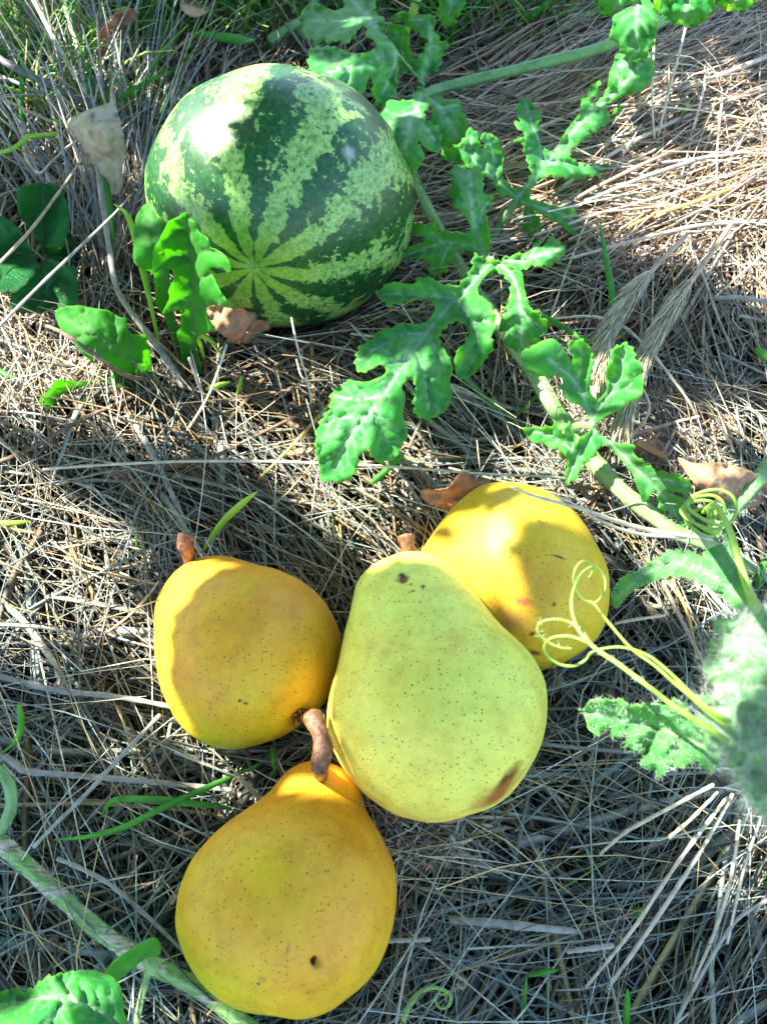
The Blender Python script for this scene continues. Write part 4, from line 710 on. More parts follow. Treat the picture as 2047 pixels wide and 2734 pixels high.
D4 = [(745,1545),(680,1490),(600,1490),(540,1530),(430,1545),(300,1562),(130,1540),(80,1560),(50,1620),(0,1660),(-40,1700),(-30,1760),(20,1788),(60,1785),(110,1700),(160,1662),(250,1625),(400,1580),(520,1556),(560,1590),(660,1600),(740,1570)]
leaf('leaf', dand, K8(D4), K8([(740,1550,.012),(400,1560,.030),(100,1600,.036),(0,1750,.030),(600,1540,.028)]), [K8([(745,1550),(500,1545),(300,1590),(120,1620),(20,1720)])], material=M_dand, teeth=1)
clo = thing('weed', 'low weed with dark rounded leaves at the left edge beside the dry stalks', 'weed', P(120, 700, .0))
for o, zz in (([(105,190),(120,130),(200,95),(310,88),(360,120),(420,200),(440,330),(400,470),(300,500),(250,470),(190,380),(130,300)], .05), ([(-40,290),(0,300),(60,320),(130,390),(190,490),(240,600),(200,700),(100,780),(0,780),(-100,700),(-100,400)], .044),
              ([(60,860),(100,760),(200,640),(300,570),(400,600),(480,640),(495,800),(480,860),(380,880),(260,915),(130,905)], .034), ([(255,490),(340,400),(440,400),(470,500),(460,620),(380,600),(300,550)], .028)):
    cx = sum(p[0] for p in o) / len(o); cy = sum(p[1] for p in o) / len(o); xs = [p[0] for p in o]; ys = [p[1] for p in o]
    leaf('leaf', clo, CL(o), CL([(cx, cy, zz), (min(xs), cy, zz + .008), (max(xs), cy, zz + .002), (cx, max(ys), zz - .004), (cx, min(ys), zz + .010)]), [CL([(270, 560), (cx, cy), (2 * cx - 270, 2 * cy - 560)]), CL([(cx, cy), (cx + 60, cy - 90)]), CL([(cx, cy), (cx - 80, cy + 60)])], material=M_round, teeth=4, relief=.003)
for q in ([(250,490,.03,4),(220,600,.015,4),(240,760,.0,4)], [(200,600,.03,4),(230,700,.01,4),(240,760,.0,4)]): stem(clo, CL(q), M_stem, name='petiole', sides=8)

# ------------------------------------------------------------------ dry leaves
def dry(label, out, ctrl, mt, veins=(), **kw):
    ctrl = [(a, b, z + .016) for a, b, z in ctrl]; c = P(*ctrl[0][:2], .0); t = thing('dry_leaf', label, 'dry leaf', c, 'dead leaves on the straw'); leaf('blade', t, out, ctrl, veins, material=mt, teeth=3, crump=.0030, wave=.004, relief=.001, grid=8, **kw); return t
t = dry('pale papery dry leaf standing in the grass left of the watermelon', C0([(430,760),(500,720),(600,680),(690,650),(700,600),(718,590),(728,660),(760,760),(790,900),(800,980),(770,1060),(780,1150),(740,1230),(680,1200),(640,1120),(560,1040),(520,920),(450,830)]),
    C0([(430,780,.050),(700,620,.058),(650,850,.075),(790,950,.055),(730,1220,.035),(550,1000,.045)]), M_drypale, [C0([(705,600),(720,850),(735,1210)]), C0([(715,750),(560,860)]), C0([(725,950),(620,1050)])])
stem(t, C0([(705,610,.058,4),(708,560,.064,4),(725,490,.070,3),(770,440,.074,3)]), M_drypale, name='petiole', sides=8)
dry('crumpled brown dry leaf tucked under the front of the watermelon', C1([(425,1500),(470,1480),(560,1500),(680,1520),(700,1550),(640,1620),(600,1690),(520,1655),(450,1590)]), C1([(430,1500,.04),(560,1560,.046),(690,1540,.03),(600,1680,.022)]), M_dry, [C1([(430,1500),(560,1570),(680,1540)])])
dry('second brown curled leaf scrap right behind the crumpled one under the melon', C1([(640,1600),(700,1560),(760,1570),(770,1610),(700,1640),(650,1690),(610,1680)]), C1([(640,1600,.02),(760,1590,.016),(650,1690,.010)]), M_dry)
dry('orange brown dry leaf scrap above the top left of the sunlit pear', C2([(890,1790),(1000,1790),(1080,1760),(1110,1700),(1180,1680),(1210,1720),(1300,1720),(1340,1770),(1200,1830),(1080,1920),(980,1900),(890,1850)]), C2([(890,1800,.022),(1100,1750,.034),(1300,1740,.03),(1000,1890,.018)]), M_dry, [C2([(900,1820),(1080,1800),(1300,1740)])])
dry('small reddish brown crinkled leaf right of the vine fork', C3([(830,1150),(900,1095),(980,1130),(1030,1210),(1000,1290),(950,1315),(850,1225)]), C3([(830,1150,.03),(930,1200,.042),(1020,1250,.028)]), M_dry, [C3([(840,1160),(940,1220),(980,1290)])])
dry('large reddish brown dead leaf lying right of the small crinkled one', C3([(1090,1230),(1200,1270),(1350,1265),(1500,1300),(1600,1350),(1660,1450),(1560,1560),(1400,1510),(1300,1480),(1200,1400),(1130,1310)]), C3([(1090,1230,.03),(1300,1350,.040),(1600,1400,.03),(1500,1540,.022),(1400,1270,.036)]), M_dry, [C3([(1095,1235),(1300,1370),(1600,1440)]), C3([(1300,1370),(1400,1290)]), C3([(1350,1390),(1420,1490)])])
dry('orange brown dry leaf in the standing grass at the top left', C0([(620,230),(700,120),(760,60),(850,60),(860,140),(760,200),(700,330),(640,370)]), C0([(640,350,.02),(700,200,.035),(850,90,.04)]), M_dry)
dry('dark brown leaf scrap hidden in the grass above the melon', C0([(1150,-20),(1300,-30),(1330,60),(1230,110),(1150,60)]), C0([(1150,0,.02),(1230,40,.03),(1320,60,.02)]), M_dry)

# ------------------------------------------------------------------ foxtails
def foxtail(label, axis, n, wpx):
    C, R = px_curve(axis, 8); t = thing('foxtail', label, 'foxtail', C[0], 'foxtail seed heads'); link('stalk', tube_mesh('stalk', C, R, 8), M_s_tan, t)
    T, Nn, B = frames(C); k0 = int(len(C) * .3); i = rng.integers(k0, len(C), n); w = wpx * mpp(C[-1])
    a = rng.random(n) * 6.283; rad = (Nn[i] * np.cos(a)[:, None] + B[i] * np.sin(a)[:, None]); L = .016 * (.5 + rng.random(n)); op = .10 + .10 * rng.random(n)
    b = C[i] + rad * R[i][:, None] * .8; d = T[i] * np.cos(op)[:, None] + rad * np.sin(op)[:, None]
    cc = np.stack([b, b + d * (L * .35)[:, None] + rad * w * .25, b + d * (L * .7)[:, None] + rad * w * .32, b + d * L[:, None] + rad * w * .30 + rng.normal(size=(n, 3)) * .0006], 1)
    rr = np.where(rng.random(n) < .3, .0005, .00022)
    link('awns', strands_mesh('awns', cc, rr, np.clip(np.array([.60, .53, .34]) * (.7 + .5 * rng.random((n, 1))), 0, 1), taper=.15), M_straw, t, kind='stuff')
foxtail('left one of the two pale foxtail seed heads, beside the vine fork', [(1830,630,0.063,7),(1770,690,0.060,7),(1700,770,0.058,7),(1640,860,0.054,6),(1610,950,0.052,5),(1600,1030,0.048,3)], 620, 26)
foxtail('right one of the two pale foxtail seed heads, lying over the grey straw', [(1950,600,0.063,7),(1880,700,0.060,7),(1810,800,0.058,7),(1750,900,0.054,6),(1700,1010,0.052,5),(1670,1120,0.048,3)], 700, 26)

# ------------------------------------------------------------------ single stalks one can pick out
STK = [
 ('long thin tan straw lying across the whole picture above the pears', [(115,1253,.030,4.5),(300,1240,.031,4.5),(500,1232,.032,4.5),(700,1232,.033,4.5),(900,1238,.034,4.5),(1100,1250,.036,4),(1300,1266,.038,4),(1450,1272,.038,4),(1560,1282,.036,3)], 'pale'),
 ('dark brown twig lying across the left straw below the toothed weed', [(-20,1240,.016,7),(90,1195,.018,7),(200,1130,.020,7),(320,1075,.020,6),(420,1030,.018,5)], 'twig'),
 ('brown flattened stalk between the twig and the long tan straw', [(280,1270,.018,5),(420,1245,.022,9),(560,1222,.022,6),(680,1165,.02,5),(790,1110,.02,5),(900,1050,.018,4)], 'twig'),
 ('rusty brown bent stem below the watermelon', [(690,1280,.014,4),(780,1190,.018,5),(870,1090,.02,5),(900,1050,.02,4)], 'gold'),
 ('thick grey stalk running down past the toothed weed', [(262,440,.05,8),(272,520,.046,8),(292,660,.038,8),(313,771,.032,8),(370,860,.026,9),(430,935,.02,10),(495,1035,.012,10)], 'grey'),
 ('thin grey stalk crossing in front of the dark rounded leaves', [(-10,880,.05,5),(106,763,.055,5),(203,670,.058,5),(304,573,.058,4),(350,520,.056,3)], 'grey'),
 ('thin tan stalk rising from the left edge over the rounded leaves', [(-10,712,.06,5),(85,611,.06,5),(182,480,.055,4),(215,430,.05,4)], 'tan'),
 ('thick dark stalk at the left edge level with the top of the melon', [(-20,146,.05,12),(60,190,.048,12),(127,224,.045,12),(200,258,.040,11),(262,290,.035,9)], 'dark'),
 ('grey stalk just below the thick dark one', [(-10,198,.04,6),(85,237,.038,6),(178,271,.034,6),(240,300,.03,5)], 'grey'),
 ('tan stalk slanting to the pale papery leaf', [(-10,255,.045,5),(76,296,.043,5),(169,338,.04,5)], 'tan'),
 ('white sunlit stalk upright near the top left corner', [(165,-20,.05,5),(185,60,.052,5),(205,120,.05,5),(222,220,.04,5),(240,300,.03,5)], 'pale'),
 ('bleached stalk slanting down from the top left corner', [(85,-10,.06,6),(135,85,.055,6),(186,178,.048,6),(230,250,.04,5)], 'pale'),
 ('bleached loop of dry grass left of the papery leaf', [(60,330,.03,5),(70,420,.035,5),(105,462,.04,5),(140,430,.042,4),(185,390,.04,4),(210,375,.035,4)], 'pale'),
 ('curled half green blade at the left edge', [(0,408,.045,7),(40,395,.05,8),(80,365,.052,8),(150,358,.05,6)], 'grass'),
 ('fallen pale straw lying diagonally in the lower left', [(428,1908,.034,6),(330,2012,.036,6),(232,2119,.036,6),(150,2200,.034,6),(90,2262,.03,6)], 'grey'),
 ('thick bent grey stalk left of the golden pear', [(-20,2005,.02,9),(35,2035,.022,10),(73,2059,.024,10),(170,2068,.024,9),(266,2076,.024,9),(380,2085,.024,8),(465,2093,.024,8),(620,2110,.02,7)], 'grey'),
 ('grey straw slanting down to the left side of the golden pear', [(153,2292,.026,6),(230,2325,.028,6),(299,2365,.028,6),(399,2451,.026,6),(500,2550,.02,5)], 'grey'),
 ('thick pale flattened straw left of the orange yellow pear', [(-10,1590,.02,7),(65,1660,.024,9),(110,1720,.024,9),(150,1780,.022,8),(165,1830,.018,7)], 'pale'),
 ('thick grey straw lying flat below the orange yellow pear', [(-10,1803,.022,8),(145,1841,.024,9),(325,1862,.024,8),(470,1890,.02,7),(560,1915,.016,6)], 'grey'),
 ('grey flattened straw pointing at the stalk of the orange yellow pear', [(345,1105,.018,8),(380,1165,.02,9),(416,1227,.022,9),(455,1310,.022,8),(497,1400,.02,7)], 'grey'),
 ('thin brown straw reaching the left flank of the orange yellow pear', [(285,1690,.022,4),(350,1640,.026,4),(400,1585,.03,4),(425,1550,.034,3)], 'tan'),
 ('golden thin straw touching the left side of the orange yellow pear', [(180,1490,.02,3),(300,1530,.024,3),(420,1560,.028,3)], 'gold'),
 ('pale arched straw at the right below the fuzzy shoot', [(1600,2282,.03,4),(1660,2228,.038,5),(1714,2196,.044,5),(1800,2150,.05,5),(1904,2095,.056,5)], 'pale'),
 ('short pale straw with a rounded end below the fuzzy shoot', [(1784,2237,.04,6),(1840,2190,.046,5),(1915,2115,.055,4)], 'pale'),
 ('long slanting straw, left one of the fan at the lower right', [(1560,2640,.02,4),(1689,2480,.034,5),(1790,2329,.046,5),(1870,2220,.054,5),(1940,2128,.06,4)], 'pale'),
 ('long slanting straw, second of the fan at the lower right', [(1620,2640,.02,5),(1733,2480,.03,6),(1841,2316,.044,6),(1900,2220,.052,5),(1955,2120,.06,5)], 'pale'),
 ('pinkish straw, third of the fan at the lower right', [(1850,2620,.02,4),(1910,2480,.03,5),(1948,2354,.042,5),(1974,2190,.056,4)], 'pale'),
 ('long straw at the right edge, fourth of the fan', [(1800,2734,.02,5),(1890,2570,.03,5),(1967,2455,.034,5),(2055,2400,.04,5)], 'grey'),
 ('thin bright straw, rightmost of the fan at the lower right', [(1940,2520,.03,4),(1986,2316,.044,4),(2040,2160,.056,3)], 'pale'),
 ('short cut straw right of the golden pear', [(1038,2512,.03,6),(1090,2510,.032,6),(1148,2508,.034,6)], 'grey'),
 ('pale broken straw in the middle of the shaded straw', [(1512,2540,.028,6),(1570,2533,.03,7),(1637,2524,.032,7)], 'grey'),
 ('broad flat grey straw in the shaded straw at the bottom', [(1200,2455,.022,9),(1354,2468,.026,12),(1537,2487,.024,8)], 'grey'),
 ('forked pale straw draped over the top of the sunlit pear', [(1362,1300,.085,3),(1434,1327,.086,5),(1541,1355,.078,6),(1623,1384,.062,7),(1717,1412,.050,8),(1811,1428,.044,7),(1900,1440,.04,5)], 'pale'),
 ('second straw of the pair crossing the top of the sunlit pear', [(1480,1322,.084,3),(1530,1345,.080,4),(1600,1390,.066,5),(1700,1425,.052,6),(1830,1435,.042,5)], 'pale'),
 ('arched thin straw right of the vine leaves', [(1480,850,.03,4),(1580,845,.04,5),(1660,870,.044,5),(1732,935,.044,5),(1795,1013,.04,5),(1842,1079,.034,4),(1865,1130,.026,4)], 'pale'),
 ('bent straw hanging behind the right leaf lobe', [(1716,1040,.04,4),(1732,1080,.04,4),(1724,1115,.038,5),(1690,1160,.03,6),(1668,1182,.026,6)], 'pale'),
 ('straight straw reaching left from the kinked straw', [(1865,1112,.034,4),(1780,1133,.03,5),(1700,1158,.026,4)], 'pale'),
 ('bleached thick straw above the sunlit straw bed', [(1690,250,.04,6),(1760,245,.045,8),(1850,225,.05,9),(1950,190,.05,9),(2070,140,.05,9)], 'pale'),
 ('golden orange straw lying in the sunlit straw bed', [(1640,625,.035,4),(1737,577,.04,5),(1830,547,.042,6),(1920,515,.044,6),(2000,490,.04,5)], 'gold'),
 ('thin upright straw, left of two below the top right leaf', [(1748,60,.07,3),(1742,180,.065,3),(1740,280,.055,3),(1746,372,.04,3)], 'pale'),
 ('thin upright straw, right of two below the top right leaf', [(1830,70,.075,3),(1808,160,.07,3),(1785,240,.06,4),(1755,365,.04,3)], 'pale'),
 ('long pale straw, uppermost of the sunlit bundle', [(1500,500,.035,5),(1650,400,.04,6),(1830,310,.044,7),(2060,230,.044,7)], 'pale'),
 ('long tan straw, second of the sunlit bundle', [(1480,560,.035,5),(1650,470,.04,6),(1850,380,.042,6),(2070,300,.044,6)], 'tan'),
 ('long pale straw, third of the sunlit bundle', [(1520,690,.03,5),(1700,640,.04,6),(1880,600,.04,7),(2070,590,.04,7)], 'pale'),
 ('dark grey straw crossing the sunlit bundle', [(1560,540,.036,6),(1700,480,.044,7),(1850,430,.044,7),(2000,390,.04,6)], 'grey'),
 ('bleached straw at the right edge above the foxtails', [(1910,795,.036,6),(1980,795,.04,8),(2070,810,.04,8)], 'grey'),
 ('thin white straw standing below the watermelon', [(778,848,.055,3),(795,930,.05,3),(820,1010,.04,3),(832,1075,.03,3)], 'pale'),
 ('pale straw slanting up below the watermelon, left of its middle', [(500,1150,.02,4),(560,1050,.03,4),(605,920,.045,4)], 'pale'),
 ('short upright straw stub below the toothed weed', [(505,955,.035,5),(525,1010,.025,5),(545,1060,.015,5)], 'pale'),
 ('brown stem crossing over the low toothed leaf', [(125,870,.064,6),(170,890,.066,6),(260,950,.066,6),(330,1000,.05,6),(385,1012,.03,5)], 'twig'),
 ('short white straw beside the pear at the right', [(1640,1665,.03,4),(1690,1655,.034,5),(1775,1643,.034,4)], 'pale'),
 ('tan straw pair below the hairy leaf', [(1765,1545,.03,6),(1800,1620,.03,6),(1840,1700,.026,6),(1890,1790,.02,5)], 'tan'),
 ('reddish brown straw below the hairy leaf', [(1790,1540,.028,5),(1835,1640,.028,5),(1860,1760,.022,5)], 'gold'),
 ('bright straw piece right of the hairy leaf root', [(1880,1560,.035,7),(1930,1620,.034,7),(1965,1650,.03,6)], 'pale'),
]
SM = dict(tan=M_s_tan, pale=M_s_pale, grey=M_s_grey, dark=M_s_dark, gold=M_s_gold, twig=M_twig, grass=M_lime)
for lab, pts, mk in STK:
    pts = [(a, b, z + .007, q) for a, b, z, q in pts]; C, R = px_curve(pts, 7, rs=1.0); R = R * (1 + .12 * np.sin(np.arange(len(R)) * 1.7)); 
    nm = 'twig' if mk == 'twig' else ('grass_blade' if mk == 'grass' else 'straw_stalk')
    o = link(nm, tube_mesh(nm, C - C[0], R, 8, .7, .05), SM[mk], label=lab, cat={'twig': 'twig', 'grass': 'grass'}.get(mk, 'straw'), group={'twig': 'brown twigs on the straw', 'grass': None}.get(mk, 'straw stalks lying singly over the mulch')); o.location = Vector(C[0])

# ------------------------------------------------------------------ green blades
def blade(lab, pts, mt=None, twist=.0, cat='grass blade'):
    """a flat folded blade: pts (px,py,z,half width px)"""
    C, R = px_curve(pts, 8); T = np.gradient(C, axis=0); T /= np.linalg.norm(T, axis=1)[:, None]; v = C - CAM; S = np.cross(T, v); S /= np.linalg.norm(S, axis=1)[:, None]
    Nn = np.cross(S, T); Nn /= np.linalg.norm(Nn, axis=1)[:, None]; n = len(C); R = R * np.minimum(1, np.sin(np.linspace(.25, math.pi - .02, n)) + .25)
    a = np.linspace(0, 1, n) * twist; S2 = S * np.cos(a)[:, None] + Nn * np.sin(a)[:, None]; N2 = np.cross(S2, T)
    k = .35; L = [C - S2 * R[:, None] + N2 * (R * k)[:, None], C, C + S2 * R[:, None] + N2 * (R * k)[:, None]]; th = .00018
    V = np.stack(L + [L[2] - N2 * th, L[1] - N2 * th, L[0] - N2 * th], 1).reshape(-1, 3); i = np.arange(n - 1)[:, None] * 6; j = np.arange(6)[None]; j2 = (j + 1) % 6
    F = np.stack([i + j, i + j2, i + 6 + j2, i + 6 + j], -1).reshape(-1, 4)
    o = link('grass_blade', mesh_np('grass_blade', V - C[0], F), mt or M_grass, label=lab, cat=cat, group='green grass blades growing through the straw'); o.location = Vector(C[0]); return o
BL = [
 ('green grass blade standing right of the stalk of the orange yellow pear', [(540,1475,.03,6),(590,1400,.044,9),(640,1350,.056,9),(688,1312,.066,5)]),
 ('small green blade by the tip of the big lobed leaf', [(990,1292,.03,8),(1030,1255,.036,9),(1082,1210,.044,6)]),
 ('long green blade left of the golden pear, tip lowest', [(690,2042,.03,7),(560,2100,.036,8),(450,2150,.042,9),(330,2210,.044,9),(235,2235,.044,9),(148,2242,.040,7)]),
 ('folded green blade crossing the long one left of the golden pear', [(620,2156,.03,8),(520,2146,.038,9),(420,2135,.042,9),(315,2135,.044,8),(285,2155,.038,7),(272,2182,.030,5)]),
 ('short green blade between the two left pears', [(725,1995,.03,5),(730,2030,.036,6),(736,2062,.03,5)]),
 ('green blade bending down at the left edge below the middle', [(50,1880,.05,8),(58,1930,.045,9),(45,1980,.04,8),(5,2010,.03,5)]),
 ('small green sprig at the left of the straw', [(375,1408,.03,10),(368,1440,.025,6),(365,1480,.02,3)]),
 ('yellow green blade at the left edge', [(-10,1394,.03,7),(30,1396,.032,7),(80,1392,.03,5)]),
 ('green blade tip left edge below the rounded leaves', [(-10,985,.03,8),(20,1000,.03,7),(50,1010,.03,4)]),
 ('thin green blade right of the lower vine leaf', [(1350,1130,.02,5),(1410,1080,.03,5),(1470,1010,.035,4)]),
 ('green arching blade above the foxtails', [(1600,590,.05,4),(1615,680,.05,7),(1630,760,.045,9),(1640,830,.035,7),(1675,930,.025,5)]),
 ('long dark green blade behind the leaf fork', [(1420,830,.03,7),(1480,860,.034,9),(1540,895,.034,8),(1600,920,.03,6)]),
 ('green blade in the sunlit straw bed', [(1788,372,.03,4),(1810,330,.045,7),(1838,275,.06,5)]),
 ('green blade in front of the dry leaf top left of the melon', [(305,650,.03,7),(290,540,.045,8),(275,430,.06,8),(258,350,.07,7),(245,300,.078,4)]),
 ('lime green blade left of the weed by the watermelon', [(430,940,.02,6),(400,800,.045,7),(375,690,.058,12),(352,610,.066,9),(335,570,.07,9),(305,545,.072,6)]),
 ('thin lime green blade in front of the toothed weed leaf', [(545,955,.03,5),(520,870,.055,7),(500,800,.075,6),(488,760,.085,6)]),
 ('short lime green blade crossing the thin one', [(500,875,.05,5),(530,890,.052,8),(570,915,.045,6),(590,950,.03,4)]),
 ('green blade at the left of the melon top', [(310,275,.04,5),(370,230,.05,6),(455,190,.055,5)]),
 ('green blade upright at the far left by the thick dark stalk', [(62,345,.03,6),(58,260,.045,7),(65,160,.06,7)]),
 ('broad dark green blade above the watermelon', [(505,88,.05,6),(600,100,.05,12),(680,108,.045,9)]),
 ('green blade top right behind the long stem', [(1360,90,.03,6),(1420,40,.045,8),(1490,-20,.06,6)]),
 ('small green leaf at the right edge beside the foxtails', [(2015,930,.05,4),(2035,945,.05,12),(2070,965,.05,14)]),
 ('green blade at the bottom below the shaded straw', [(1665,2780,.02,9),(1672,2700,.035,9),(1674,2640,.045,6)]),
 ('dark green blade at the bottom middle', [(1400,2720,.02,6),(1398,2660,.03,7),(1405,2610,.035,5)]),
 ('tiny green leaf in the shaded straw at the right', [(1690,2440,.025,6),(1705,2435,.028,13),(1730,2430,.025,6)]),
 ('green blade lying in the shaded straw at the bottom', [(1410,2605,.03,6),(1450,2595,.032,7),(1490,2590,.03,5)]),
 ('green blade right of the hairy leaf', [(2020,1580,.03,9),(2030,1520,.04,10),(2060,1470,.045,8)]),
 ('fuzzy lime sprig on the straw below the melon', [(550,1040,.03,6),(580,1030,.034,7),(615,1020,.03,5)]),
 ('tiny lime blade beside the fuzzy sprig', [(632,1060,.02,4),(640,1030,.03,5),(645,1003,.036,5)]),
 ('green blade behind the watermelon on the left', [(465,250,.02,5),(500,235,.03,6),(530,222,.03,4)]),
 ('green blade reaching down under the melon right side', [(960,845,.02,4),(1040,842,.024,5),(1120,838,.024,4)]),
]
for k, (lab, pts) in enumerate(BL): blade(lab, pts, M_lime if 'lime' in lab or 'yellow' in lab or 'sunlit' in lab else M_grass, twist=(k % 3) * .4)

# ------------------------------------------------------------------ straw mulch (nobody could count it)
PAL = np.array([[.40, .36, .29], [.27, .29, .26], [.20, .23, .22], [.26, .18, .11], [.42, .28, .13], [.11, .08, .055], [.58, .51, .42], [.30, .30, .26]])
FLOW = [  # pixel x, y, picture angle (deg, up = +), spread, share of crossing strands
 (150,200,70,22),(400,120,75,20),(80,450,60,35),(250,650,85,14),(60,1000,-60,30),(250,1000,-50,35),(120,1300,-55,50),(300,1200,-60,50),(100,1600,-55,45),(350,1700,-50,50),(150,1860,-12,30),
 (600,1150,-40,45),(600,1350,-35,40),(900,1200,-30,40),(1050,1350,-55,35),(1300,700,15,40),(1500,300,25,12),(1750,100,32,12),(1950,350,28,25),(1900,600,20,45),(1500,650,12,25),(1300,450,-10,40),(1700,1000,60,50),
 (1900,1000,-60,25),(1950,1200,-50,30),(1650,1350,-25,50),(1750,1600,-60,30),(1600,1800,50,50),(1500,2200,-5,55),(1700,2400,55,40),(1950,2500,60,20),(1300,2400,-5,35),(1200,2600,60,35),(1100,2300,20,60),(250,2150,-80,50),(200,2350,-40,45),(400,2300,60,60),
 (100,2600,-30,40),(1000,2250,-30,40),(1850,2650,50,40),(800,50,60,40),(1200,80,60,30),(900,950,-20,50)]
FP = np.array([(f[0], f[1]) for f in FLOW], float); FPw = P(FP[:, 0], FP[:, 1], 0)[:, :2]
FA = []
for (x, y, a, s) in FLOW:
    d = P(x + 40 * math.cos(math.radians(a)), y - 40 * math.sin(math.radians(a)), 0) - P(x, y, 0); FA.append(math.atan2(d[1], d[0]))
FA = np.array(FA); FS = np.radians(np.array([f[3] for f in FLOW])) * .8
def flow(xy, k=.0):
    d = np.linalg.norm(xy[:, None] - FPw[None], axis=2) + rng.gumbel(size=(len(xy), len(FLOW))) * .018
    i = np.argmin(d, 1); return FA[i] + rng.normal(size=len(xy)) * FS[i]
PO = [(PEARS[k][1], PEARS[k][2]) for k in 'ABCD'] + [(MC, MR)]
def mulch(n, zlo, zhi, lmin, lmax, wlo, whi, dark=1.0, region=None, arch=.004, pitch=.06, flatten=.45, k=6, kink=.25, palette=PAL, straight=1.0):
    if region is None:
        # the strip the camera sees plus a margin, widening with distance
        y = -.10 + .98 * rng.random(n) ** 1.05; hw = .24 + .36 * np.clip(y, 0, 1); x = (rng.random(n) * 2 - 1) * hw
    else:
        u = region(n); x, y = u[:, 0], u[:, 1]
    n = len(x); xy = np.stack([x, y], -1); a = flow(xy); L = lmin + (lmax - lmin) * rng.random(n) ** 1.8
    s = np.linspace(-.5, .5, k)[None] * L[:, None]; curv = rng.normal(size=n) * 4.5 * straight; kk = np.where(rng.random(n) < kink, rng.normal(size=n) * .5, 0)
    kp = rng.random(n) * .6 - .3
    ang = a[:, None] + curv[:, None] * s + kk[:, None] * (s / L[:, None] > kp[:, None])
    ds = (L / (k - 1))[:, None]; cx = np.cumsum(np.cos(ang) * ds, 1); cy = np.cumsum(np.sin(ang) * ds, 1)
    X = x[:, None] + cx - cx.mean(1)[:, None]; Y = y[:, None] + cy - cy.mean(1)[:, None]
    z0 = zlo + (zhi - zlo) * rng.random(n); pt = rng.normal(size=n) * pitch
    Z = hgt(X, Y) + z0[:, None] + pt[:, None] * s + arch * (rng.random(n)[:, None]) * (1 - (2 * s / L[:, None]) ** 2) + rng.normal(size=(n, k)) * .0006
    # nothing lies on top of the fruit: press strands down where fruit stands
    for c, R in PO:
        dd = np.hypot(X - c[0], Y - c[1]); lim = np.where(dd < R * 1.02, c[2] - np.sqrt(np.clip(R * R * 1.04 - dd ** 2, 0, None)) + .001, 9); Z = np.minimum(Z, np.maximum(lim, -.004))
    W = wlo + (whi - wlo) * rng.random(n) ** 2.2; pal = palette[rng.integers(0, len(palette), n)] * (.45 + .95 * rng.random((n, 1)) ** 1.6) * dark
    fl = np.where(W > (wlo + whi) / 2, flatten * .6, .9)
    return np.stack([X, Y, Z], -1), W, np.clip(pal * (np.array([.98, .88, .74]) + (1 / (1 + np.exp((y - .20) * 22)))[:, None] * np.array([-.22, .02, .10])), 0, .8), fl  # straw near the camera tinted cooler: teal of the shade put into the colour
def stuff(name, label, cat, parts, material=M_straw):
    ks = {p[0].shape[1] for p in parts}; assert len(ks) == 1
    C = np.concatenate([p[0] for p in parts]); W = np.concatenate([p[1] for p in parts]); c = np.concatenate([p[2] for p in parts]); f = np.concatenate([p[3] for p in parts])
    return link(name, strands_mesh(name, C, W, c, flat=f), material, label=label, cat=cat, kind='stuff')
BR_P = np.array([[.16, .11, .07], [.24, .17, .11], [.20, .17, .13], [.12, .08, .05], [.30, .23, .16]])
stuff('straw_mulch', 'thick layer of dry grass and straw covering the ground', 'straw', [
    mulch(7500, -.008, .004, .05, .15, .0006, .0020, .26, palette=BR_P),  # deep layers coloured darker, top strands brighter: gap shade put into the colour
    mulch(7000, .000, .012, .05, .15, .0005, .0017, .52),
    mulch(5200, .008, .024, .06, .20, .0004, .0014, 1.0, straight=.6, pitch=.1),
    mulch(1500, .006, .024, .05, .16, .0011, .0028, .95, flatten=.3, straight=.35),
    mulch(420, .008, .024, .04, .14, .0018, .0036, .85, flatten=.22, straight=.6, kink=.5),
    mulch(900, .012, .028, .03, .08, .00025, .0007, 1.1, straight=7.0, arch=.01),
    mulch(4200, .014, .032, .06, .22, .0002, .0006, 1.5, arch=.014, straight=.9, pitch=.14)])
def reg_px(boxes, z=.01):
    def f(n):
        w = np.array([b[4] for b in boxes], float); i = rng.choice(len(boxes), n, p=w / w.sum()); b = np.array([q[:4] for q in boxes], float)[i]
        px = b[:, 0] + (b[:, 2] - b[:, 0]) * rng.random(n); py = b[:, 1] + (b[:, 3] - b[:, 1]) * rng.random(n); return P(px, py, z)[:, :2]
    return f
